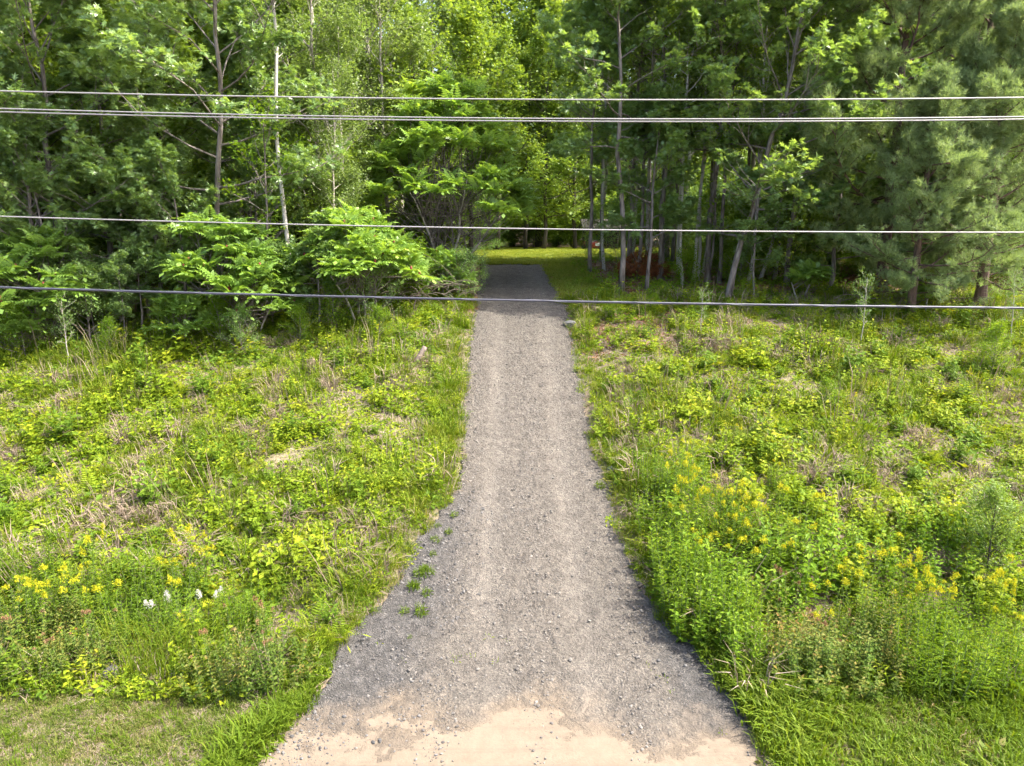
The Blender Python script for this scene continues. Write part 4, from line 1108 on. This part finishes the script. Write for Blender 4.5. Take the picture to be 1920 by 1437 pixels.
X, Y = rand_pts(56000, 10.2, 28.5, 1.6, .9)
e = np.maximum(XL(Y) - X, X - XR(Y))
p1, p2, p3 = patch(X, Y, 0), patch(X * .6, Y * .6, 2), patch(X * 1.7, Y * 1.7, 4)
keep = (e > np.where(Y > 14, -.05, -.08) + .1 * p3) & ~(in_mass(X, Y) & (RNG.uniform(0, 1, len(X)) < .6))
dens = np.clip(.64 - .22 * p1 - .35 * p3 - .1 * (X > 1) + .5 * (e < .7), .36, .85)
keep &= RNG.uniform(0, 1, len(X)) < dens
# bare reddish litter on the bank top right of the driveway
red = np.exp(-((X - 4.9) / 2.4) ** 2 - ((Y - 24.3) / 1.5) ** 2)
keep &= RNG.uniform(0, 1, len(X)) > red * .8
X, Y, e, p1, p2, p3 = [a[keep] for a in (X, Y, e, p1, p2, p3)]
n = len(X); u = RNG.uniform(0, 1, n)
idx = np.select([u < .44, u < .57, u < .64 + .08 * p2, u < .86, u < .9, u < .915], [RNG.integers(0, 3, n), RNG.integers(3, 5, n), RNG.integers(5, 7, n), RNG.integers(7, 10, n), RNG.integers(10, 12, n), np.full(n, 12)], RNG.integers(17, 19, n))
w_ = RNG.uniform(0, 1, n); dr_ = p2 + .35 * p3
idx = np.where((dr_ > .3) & (w_ < .65), RNG.integers(7, 10, n), idx); idx = np.where((dr_ < -.35) & (w_ < .7), RNG.integers(0, 3, n), idx)
idx = np.where((np.abs(patch(X * .5, Y * .5, 5)) < .12) & (w_ < .5), RNG.integers(17, 19, n), idx)
tall = RNG.uniform(0, 1, n); idx = np.where(tall < .015, 19, np.where(tall < .05, 20, np.where(tall < .07, 21, idx)))
shady = (Y > 21.5 + .6 * np.sin(X)) & (X < -1.5) & (RNG.uniform(0, 1, n) < .55); idx = np.where(shady & (idx < 5), RNG.integers(5, 7, n), idx)  # left bank: darker herbs stand in for missing tree shade; growth is greener too
near = (e < .8) & (u < .6); idx = np.where(near, RNG.integers(7, 10, n), idx)
sc = np.exp(RNG.normal(-.15, .36, n)).clip(.4, 1.9) * np.where(idx > 6, 1.1, 1) * (1 + .2 * p2); sc = np.where(e < .3, sc * .55, sc)
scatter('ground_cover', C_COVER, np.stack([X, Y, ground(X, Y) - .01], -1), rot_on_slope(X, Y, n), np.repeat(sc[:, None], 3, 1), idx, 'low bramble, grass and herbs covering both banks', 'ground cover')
# dead straw and stalks showing through
X, Y = rand_pts(10000, 10.2, 27.5, 1.6)
e = np.maximum(XL(Y) - X, X - XR(Y)); p1, p3 = patch(X, Y, 0), patch(X * 1.7, Y * 1.7, 4)
keep = (e > .1) & (RNG.uniform(-1.2, 1.1, len(X)) < p1 + .6 * p3 + .15)
X, Y = X[keep], Y[keep]; n = len(X)
scatter('dead_straw', C_COVER, np.stack([X, Y, ground(X, Y) + .01], -1), rot_on_slope(X, Y, n, .1, .9), np.repeat(RNG.uniform(.6, 1.3, n)[:, None], 3, 1), RNG.integers(13, 16, n), 'dry tan straw and stalks between the plants on the banks', 'straw')
# leaf litter and undergrowth in the woods
X, Y = rand_pts(11000, 22, 46, 2)
red = np.exp(-((X - 4.9) / 2.4) ** 2 - ((Y - 24.3) / 1.5) ** 2)
keep = (outside(X, Y) > .15) & ((Y > 26.5) | (RNG.uniform(0, 1, len(X)) < red * 6)) & ~((Y > LAWN_Y0 - .3) & (X > lawn_l(Y)) & (X < lawn_r(Y)))
X, Y = X[keep], Y[keep]; n = len(X)
scatter('leaf_litter', C_COVER, np.stack([X, Y, ground(X, Y) + .01], -1), rot_on_slope(X, Y, n, .05, .9), np.repeat(RNG.uniform(.8, 1.5, n)[:, None], 3, 1), np.full(n, 16), 'brown fallen leaves under the trees and on the bank top', 'leaf litter')
und = [clump_leaves(200 + i, 46, .42, .42, .11, OVATE, 'shrub', 'undergrowth_leaf') for i in range(3)] + [clump_leaves(210, 34, .35, .3, .13, MAPLE, 'shrub', 'undergrowth_maple')] + \
      [clump_grass(220, 30, .25, .5, .007, 'grass', 'wood_grass', .7), cover[12]]
for i in range(2):
    gs, gl, _ = stem_plant(230 + i, 5, .22, .8, .13, 14, OVATE, 'shrub'); und.append(merge_mesh(gs, gl, 'shrub', 'wood_stalks'))
C_UND = pcoll('undergrowth_kind', und)
X, Y = rand_pts(8200, 24.6, 48, 2)
p1 = patch(X * .8, Y * .8, 1); red = np.exp(-((X - 4.9) / 2.4) ** 2 - ((Y - 24.3) / 1.5) ** 2)
keep = (outside(X, Y) > .3) & ~((Y > LAWN_Y0 - .5) & (X > lawn_l(Y) - .2) & (X < lawn_r(Y) + .2)) & (RNG.uniform(-.9, 1.2, len(X)) < p1 + .2) & (RNG.uniform(0, 1, len(X)) > red)
keep &= ~((Y < 26) & (X > -12) & (X < -4) & (RNG.uniform(0, 1, len(X)) < .6))
X, Y = X[keep], Y[keep]; n = len(X)
sc = RNG.uniform(.5, 1.15, n) * np.where(Y < 27, .75, 1) * np.where(outside(X, Y) < 1.2, .6, 1)
scatter('undergrowth', C_UND, np.stack([X, Y, ground(X, Y) - .02], -1), rot_on_slope(X, Y, n, .1, .4), np.repeat(sc[:, None], 3, 1), RNG.choice(len(und), n, p=[.2, .2, .2, .12, .08, .06, .07, .07]), 'leafy undergrowth on the wood floor', 'undergrowth')

# --- mown verge, lush edge, lawn
vg = [clump_grass(300 + i, 26, .13, .12, .005, 'verge', 'verge_tuft', .8) for i in range(3)] + [clump_grass(310 + i, 26, .13, .17, .006, 'lush', 'lush_tuft', .7) for i in range(2)] + \
     [clump_leaves(320, 16, .1, .05, .06, OVATE, 'verge', 'verge_herb'), clump_leaves(321, 9, .1, .05, .12, NARROW, 'lush', 'plantain'), clump_grass(330, 22, .14, .16, .005, 'straw', 'verge_straw', 1, .8)]
C_V = pcoll('verge_kind', vg)
X = RNG.uniform(-10, 10, 22000); Y = RNG.uniform(7.1, 11.2, 22000)
e = np.maximum(XL(Y) - X, X - XR(Y)); p1 = patch(X, Y, 3); p2 = patch(X * .5, Y * .5, 1)
keep = (e > .03 + .08 * p1) & ((Y < 10.75 + .15 * np.sin(X * 2)) | (X > 0) & (Y < 10.2) | (e < .6))
X, Y, e, p1, p2 = [a[keep] for a in (X, Y, e, p1, p2)]; n = len(X); u = RNG.uniform(0, 1, n)
lush = (e < .55 + .2 * p1) | (X > 0) & (u < .4 + .3 * p2)
idx = np.where(lush, np.where(u < .9, 3 + (u * 100).astype(int) % 2, 6), np.select([u < .62, u < .74, u < .8, u < .84], [RNG.integers(0, 3, n), RNG.integers(3, 5, n), np.full(n, 5), np.full(n, 6)], 7))
sc = np.exp(RNG.normal(0, .25, n)) * (1 + .2 * p1 + .15 * p2) * np.where((Y > 9.6) & (X > 0), 1.3, 1) * np.where((X < 0) & (e > .6), .75, 1) * np.where((X > 0) & (e > .3), 1.2, 1)
idx = np.where(patch(X * 1.5, Y * 1.5, 2) + RNG.normal(0, .3, n) > .85, np.where(u < .3, 7, 5), idx); sc = np.where(idx == 7, np.minimum(sc, .9), sc)
scatter('grass', C_V, np.stack([X, Y, ground(X, Y) - .005], -1), rot_on_slope(X, Y, n, .1, .8), np.repeat(sc[:, None], 3, 1), idx, 'mown grass verge along the road at the bottom', 'grass')
lw = [clump_grass(340 + i, 30, .24, .11, .009, 'lawnblade', 'lawn_tuft', .7) for i in range(2)] + [clump_grass(350, 30, .24, .13, .009, 'lawnblade', 'lawn_tuft_green', .7)]
C_L = pcoll('lawn_kind', lw)
Y = RNG.uniform(LAWN_Y0, LAWN_Y1, 9000); X = lawn_l(Y) + RNG.uniform(0, 1, 9000) * (lawn_r(Y) - lawn_l(Y)); n = 9000
xs_ = RNG.uniform(1.5, 3.4, 1500); ys_ = RNG.uniform(28, 38, 1500); xs_ = XR(ys_) + RNG.uniform(.05, 1.9, 1500)
X = np.concatenate([X, xs_]); Y = np.concatenate([Y, ys_]); n = len(X)
scatter('lawn_grass', C_L, np.stack([X, Y, ground(X, Y) + .03 * (Y > LAWN_Y0)], -1), rot_on_slope(X, Y, n), np.repeat(RNG.uniform(.7, 1.3, n)[:, None], 3, 1), RNG.integers(0, 3, n), 'short grass of the lawn at the top of the driveway', 'grass')

# --- loose gravel on the driveway
pe = []
for i in range(5):
    me = stone_mesh(400 + i, 1); me.materials.append(M['pebble']); pe.append(me)
for i in range(3):
    me = stone_mesh(410 + i, 1); me.materials.append(M['pebble_dark']); pe.append(me)
C_P = pcoll('pebble_kind', pe)
n = 42000
Y = 8.4 + 22 * RNG.uniform(0, 1, n) ** 1.15; U_ = np.where(RNG.uniform(0, 1, n) < .12, RNG.choice([0., 1.], n) + RNG.normal(0, .05, n), RNG.uniform(.015, .985, n)); X = XL(Y) + U_ * (XR(Y) - XL(Y))
xr_ = X - .42
d = .3 + .8 * ((U_ < .02) | (U_ > .98)) + 1.3 * np.exp(-((xr_) / .35) ** 2) + .9 * np.exp(-((np.abs(xr_) - 1.55) / .3) ** 2) + .8 * ((X < -1.4 + .1 * (Y - 12)) & (Y < 15.5)) + .5 * patch(X, Y, 1) - .8 * np.clip(10.4 - Y - .1 * xr_ ** 2, 0, 1)
keep = RNG.uniform(0, 1.5, n) < d
X, Y = X[keep], Y[keep]; n = len(X)
rutf = -.025 * (np.exp(-((X - .42 - .85) / .3) ** 2) + np.exp(-((X - .42 + .85) / .3) ** 2)) * sstep(9.5, 12, Y)
s = np.exp(RNG.normal(math.log(.013), .48, n)).clip(.005, .045)
darkp = ((X < -2.35 + .12 * Y + .2) | (X > 2.9 - .05 * Y)) & (Y < 16)
idx = np.where(darkp & (RNG.uniform(0, 1, n) < .75), RNG.integers(5, 8, n), RNG.integers(0, 5, n))
scatter('gravel', C_P, np.stack([X, Y, prof(Y) + .012 + rutf + s * .2], -1), np.stack([RNG.uniform(-.4, .4, n), RNG.uniform(-.4, .4, n), RNG.uniform(0, 6.28, n)], -1), np.repeat(s[:, None], 3, 1), idx, 'loose stones strewn over the driveway', 'gravel')

# ------------------------------------------------------------------ wild plants one can pick out
def plume_mesh(seed, mat, n=60, L=.2):
    r = np.random.default_rng(seed); g = Geo()
    a = r.uniform(0, 6.28, n); t = r.uniform(0, 1, n) ** .7; q = L * .7 * t * np.sqrt(r.uniform(.1, 1, n))
    P = np.stack([np.cos(a) * q + L * .35 * (1 - t), np.sin(a) * q, L * .7 * (1 - t) - .2 * L], -1) + r.normal(0, .01, (n, 3))
    g.leaves(OVATE, P, frames(r.normal(0, 1, P.shape) + [0, 0, .6], None, r, 1), r.uniform(.016, .03, n), r.uniform(0, 1, n))
    return g.mesh('plume', M[mat])


def flower_plant(key, seed, stems, rad, h, leaf, per, tmpl, mat, flower, nfl, fL=.2):
    gs, gl, tips = stem_plant(seed, stems, rad, h, leaf, per, tmpl, mat)
    parts = [('stems', gs.mesh(key + '_stems', M['stem']), None, None), ('leaves', gl.mesh(key + '_leaves', M[mat]), None, None)]
    if flower:
        r = np.random.default_rng(seed + 1); pm = [plume_mesh(seed + 5 + k, flower, 110, fL) for k in range(2)]
        tips = sorted(tips, key=lambda t: -t[0][2])[:nfl]
        for k, (p, d) in enumerate(tips): parts.append(('flower_head', pm[k % 2], (tuple(p), (r.normal(0, .3), r.normal(0, .3), r.uniform(0, 6)), r.uniform(.5, 1.35)), None))
    proto(key, *parts)


flower_plant('rod_a', 500, 14, .28, 1.1, .17, 24, NARROW, 'rod', 'gold', 6, .12)
flower_plant('rod_b', 503, 13, .26, 1.0, .15, 24, NARROW, 'rod', 'gold', 2, .1)
flower_plant('rod_green', 506, 18, .34, 1.1, .17, 24, NARROW, 'rod', None, 0)
flower_plant('white_fl', 509, 9, .22, .8, .12, 22, NARROW, 'rod', 'white', 4, .09)
flower_plant('spirea_a', 512, 30, .5, .85, .11, 28, OVATE, 'spirea', 'rust', 5, .09)
flower_plant('spirea_b', 515, 30, .5, .85, .11, 28, OVATE, 'spirea', None, 0)
flower_plant('raspberry', 518, 18, .42, 1.0, .19, 15, OVATE, 'shrub', None, 0)
flower_plant('broadweed', 521, 15, .4, .95, .2, 13, MAPLE, 'herb', None, 0)
proto('fern_plant', ('fronds', cover[12], None, None))
proto('tall_grass', ('blades', clump_grass(530, 70, .3, .85, .006, 'grass', 'tall_grass', .8), None, None))
proto('weed_tuft', ('leaves', clump_leaves(531, 40, .13, .15, .11, NARROW, 'lush', 'weed_leaf'), None, None), ('blades', clump_grass(533, 40, .12, .2, .006, 'lush', 'weed_blades', .7), None, None))
proto('weed_sprig', ('leaves', clump_leaves(532, 9, .06, .04, .07, NARROW, 'grass', 'sprig_leaf'), None, None))


def wild(key, name, pts, label, cat, group, sc=1.0):
    for i, (px, py) in enumerate(sorted(pts)):
        X, Y = gpix(px, py)
        if key == 'weed_tuft': X += RNG.normal(0, .12); Y += RNG.normal(0, .12); sc_ = sc * math.exp(RNG.normal(0, .35))
        else: sc_ = sc
        place(key, name, X, Y, sc_ * RNG.uniform(.75, 1.25), sz=sc_ * RNG.uniform(1.0, 1.75), label=label + ', ' + ORD[i] + ' from the left' if isinstance(label, str) else label[i], cat=cat, group=group)


# pixel positions are the feet of the plants on the ground
wild('rod_a', 'goldenrod', [(25, 1190), (62, 1215)], 'goldenrod clump with yellow heads at the left photo edge', 'goldenrod', 'goldenrod at the left photo edge', .95)
wild('rod_a', 'goldenrod', [(178, 1160), (205, 1130)], 'bright goldenrod left of the largest yellow group at left', 'goldenrod', 'goldenrod left of the largest group', .9)
wild('rod_a', 'goldenrod', [(322, 1140), (355, 1125), (385, 1120)], 'goldenrod of the largest yellow group on the lower left bank', 'goldenrod', 'largest goldenrod group on the left', .9)
wild('rod_b', 'goldenrod', [(180, 1205), (236, 1195), (330, 1220), (100, 1180)], 'sparse goldenrod before the yellow groups at left', 'goldenrod', 'sparse goldenrod at left', .9)
wild('white_fl', 'meadow_flower', [(300, 1205), (398, 1190)], ['left one of the two white-flowered plants on the left', 'right one of the two white-flowered plants on the left'], 'flower', 'white-flowered plants', .9)
wild('spirea_a', 'spirea_bush', [(470, 1285), (530, 1270), (410, 1290)], 'reddish spirea bush beside the left gravel shoulder', 'bush', 'spirea bushes beside the left gravel shoulder')
wild('spirea_a', 'spirea_bush', [(55, 1262), (125, 1265), (190, 1250)], 'spirea bush with rusty heads above the verge at far left', 'bush', 'spirea bushes above the verge at far left')
wild('spirea_b', 'spirea_bush', [(120, 1205), (20, 1245)], 'green spirea bush below the yellow flowers at far left', 'bush', 'green spirea at far left')
wild('tall_grass', 'grass_tussock', [(215, 1235), (240, 1225), (270, 1265), (320, 1270), (350, 1255), (385, 1245), (300, 1240)], 'tall grass tussock between the spirea bushes on the left', 'grass', 'tall grass tussocks on the left', .85)
wild('rod_green', 'goldenrod', [(150, 1120), (90, 1100), (60, 1135), (270, 1130), (300, 1175), (420, 1215), (380, 1225), (450, 1200), (345, 1205), (240, 1165), (140, 1165), (480, 1190), (15, 1110)], 'leafy green goldenrod without flowers on the lower left bank', 'goldenrod', 'green goldenrod on the left', .85)
wild('fern_plant', 'fern', [(255, 1080), (365, 1110), (210, 1010), (425, 1150), (120, 1020)], 'low fern among the plants of the left bank', 'fern', 'ferns on the left bank', 1.5)
# right-hand mass
RM = 'wild plants right of the driveway mouth'
wild('rod_a', 'goldenrod', [(1300, 1010), (1330, 1030), (1360, 1050), (1390, 1020), (1260, 960), (1350, 1000), (1410, 1085), (1310, 1080)], 'goldenrod of the dense group beside the right driveway edge', 'goldenrod', 'dense goldenrod beside the right driveway edge', .9)
wild('rod_a', 'goldenrod', [(1610, 1160), (1690, 1170), (1740, 1200), (1770, 1190), (1690, 1120), (1620, 1130)], 'goldenrod in the middle of the tall growth at lower right', 'goldenrod', 'goldenrod in the middle at lower right', .9)
wild('rod_a', 'goldenrod', [(1850, 1210), (1900, 1230), (1895, 1150)], 'goldenrod near the right photo edge', 'goldenrod', 'goldenrod near the right photo edge', .9)
wild('rod_b', 'goldenrod', [(1270, 1040), (1290, 1110), (1440, 1100), (1480, 1080), (1560, 1260), (1555, 1200), (1660, 1200), (1720, 1230), (1800, 1170), (1450, 1000), (1500, 1040)], 'sparse goldenrod in the tall growth at lower right', 'goldenrod', 'sparse goldenrod at lower right', .95)
wild('rod_b', 'goldenrod', [(1450, 925), (1240, 900), (1275, 880), (1385, 850), (1812, 740), (1570, 715), (1730, 720), (1610, 780), (1810, 760)], 'lone small-headed goldenrod on the open right bank', 'goldenrod', 'lone goldenrod on the right bank', .5)
wild('raspberry', 'bramble_bush', [(1300, 1120), (1350, 1130), (1390, 1160), (1430, 1140), (1470, 1170), (1270, 1090), (1500, 1110), (1540, 1090), (1330, 1170), (1400, 1120), (1450, 1060)], 'bright green bramble bush behind the right gravel shoulder', 'bush', 'bramble bushes behind the right gravel shoulder', .95)
wild('raspberry', 'bramble_bush', [(1680, 1080), (1760, 1100), (1830, 1110), (1880, 1080), (1620, 1070), (1800, 1050), (1570, 1030), (1720, 1030)], 'yellow-green bramble bush uphill of the tall growth at right', 'bush', 'brambles uphill at right', .85)
wild('broadweed', 'leafy_weed', [(1640, 1010), (1480, 960), (1540, 980), (1700, 990), (1400, 960), (1870, 1020), (1780, 1000), (1900, 1120), (1840, 1150), (1590, 1110)], 'broad-leaved weed on the slope above the tall growth at right', 'weed', 'broad-leaved weeds at right', .75)
wild('spirea_a', 'spirea_bush', [(1480, 1235), (1520, 1270), (1560, 1225), (1450, 1200)], 'rusty-headed spirea bush amid the lower right growth', 'bush', 'rusty-headed spirea at lower right', .95)
wild('spirea_b', 'spirea_bush', [(1600, 1285), (1650, 1270), (1560, 1290), (1620, 1240), (1680, 1250), (1500, 1290)], 'dark spirea bush fronting the lower right growth', 'bush', 'dark spirea at the front of the lower right growth', 1.0)
wild('rod_green', 'goldenrod', [(1720, 1300), (1770, 1310), (1820, 1300), (1870, 1310), (1910, 1290), (1750, 1270), (1800, 1265), (1850, 1260), (1700, 1280), (1900, 1260), (1400, 1215), (1370, 1190), (1330, 1200), (1290, 1160), (1420, 1250), (1650, 1215), (1780, 1235), (1265, 1120)], 'leafy green goldenrod without flowers at lower right', 'goldenrod', 'green goldenrod at lower right', .95)
wild('rod_green', 'goldenrod', [(1250, 1060), (1290, 1060), (1225, 1010), (1235, 960), (1222, 925), (1262, 935), (1245, 1100), (1262, 1150), (1290, 1185), (1280, 1000), (1320, 960), (1300, 920)], 'leafy green plant hugging the right driveway edge', 'weed', 'leafy plants hugging the right driveway edge', .85)
wild('raspberry', 'bramble_bush', [(1250, 1080), (1270, 1130), (1310, 1190), (1350, 1220), (1390, 1250), (1240, 990), (1275, 965)], 'bramble bush hanging over the right driveway edge', 'bush', 'brambles over the right driveway edge', .8)
X_, Y_ = gpix(1850, 1075)
place('shrub_c', 'dark_shrub', X_, Y_, .42, label='dark blue-green leafy shrub at the right edge of the slope', cat='shrub')
place('shrub_a', 'shrub', *gpix(1545, 770), .3, label='rounded green shrub standing alone on the right bank', cat='shrub')
place('shrub_a', 'shrub', *gpix(1860, 700), .5, label='leafy shrub on the right bank below the pine', cat='shrub')
# weeds growing in the gravel
wild('weed_tuft', 'weed', [(815, 1042), (785, 1095), (770, 1110), (780, 1140), (790, 1075), (760, 1198), (825, 985), (835, 1005), (805, 1060), (798, 1115), (768, 1150), (818, 1020), (842, 965), (775, 1075)], 'weed tuft between driveway and left gravel shoulder', 'weed', 'weeds in the left gravel strip', .75)
wild('weed_tuft', 'weed', [(1160, 960), (1140, 905), (1180, 1000), (1190, 1060), (1215, 1110), (1235, 1160), (1150, 880)], 'weed tuft along the right driveway edge', 'weed', 'weeds along the right driveway edge', .9)
wild('weed_sprig', 'weed', [(845, 1232), (865, 1230), (855, 1243), (887, 1231), (915, 1195), (953, 1200), (928, 1242), (712, 1208), (755, 1240), (1212, 1250), (1225, 1265), (1262, 1300), (1355, 1378), (1245, 1275)], 'tiny green sprig growing in the driveway mouth', 'weed', 'sprigs in the driveway mouth', 1.0)

# ------------------------------------------------------------------ the mass of the wood behind everything that can be told apart
C_T = pcoll('thicket_kind', [PROTO[k][2][1] for k in ('shrub_a', 'shrub_c', 'shrub_b')])
X = RNG.uniform(-60, 60, 900); Y = RNG.uniform(30, 74, 900)
keep = (np.abs(X) < .8 * Y + 4) & (outside(X, Y) > 2.5) & ~((Y > LAWN_Y0 - 1) & (Y < 70.5) & (X > lawn_l(Y) - 1.2) & (X < lawn_r(Y) + 1.2))
X = np.concatenate([X[keep], RNG.uniform(-17, 19, 110)]); Y = np.concatenate([Y[keep], RNG.uniform(71, 77, 110)]); n = len(X)
scatter('thicket', C_T, np.stack([X, Y, ground(X, Y) - .05], -1), np.stack([np.zeros(n), np.zeros(n), RNG.uniform(0, 6.28, n)], -1), np.repeat((RNG.uniform(.5, 1.15, n) * np.where(Y > 42, 1.4, 1))[:, None], 3, 1), RNG.choice(3, n, p=[.4, .25, .35]), 'dim thicket filling the wood floor behind the edge trees', 'thicket')
C_W = pcoll('woodland_kind', [PROTO[k][2][1] for k in ('maple_a', 'maple_b', 'edge_aspen', 'edge_maple', 'willow_bush')])
X = RNG.uniform(-110, 110, 330); Y = RNG.uniform(72, 115, 330)
n = len(X)
scatter('woodland', C_W, np.stack([X, Y, ground(X, Y) - .5], -1), np.stack([np.zeros(n), np.zeros(n), RNG.uniform(0, 6.28, n)], -1), np.repeat(RNG.uniform(1.1, 1.9, n)[:, None], 3, 1), RNG.choice(5, n, p=[.3, .25, .15, .2, .1]), 'far wood closing off the view behind the lawn', 'wood')
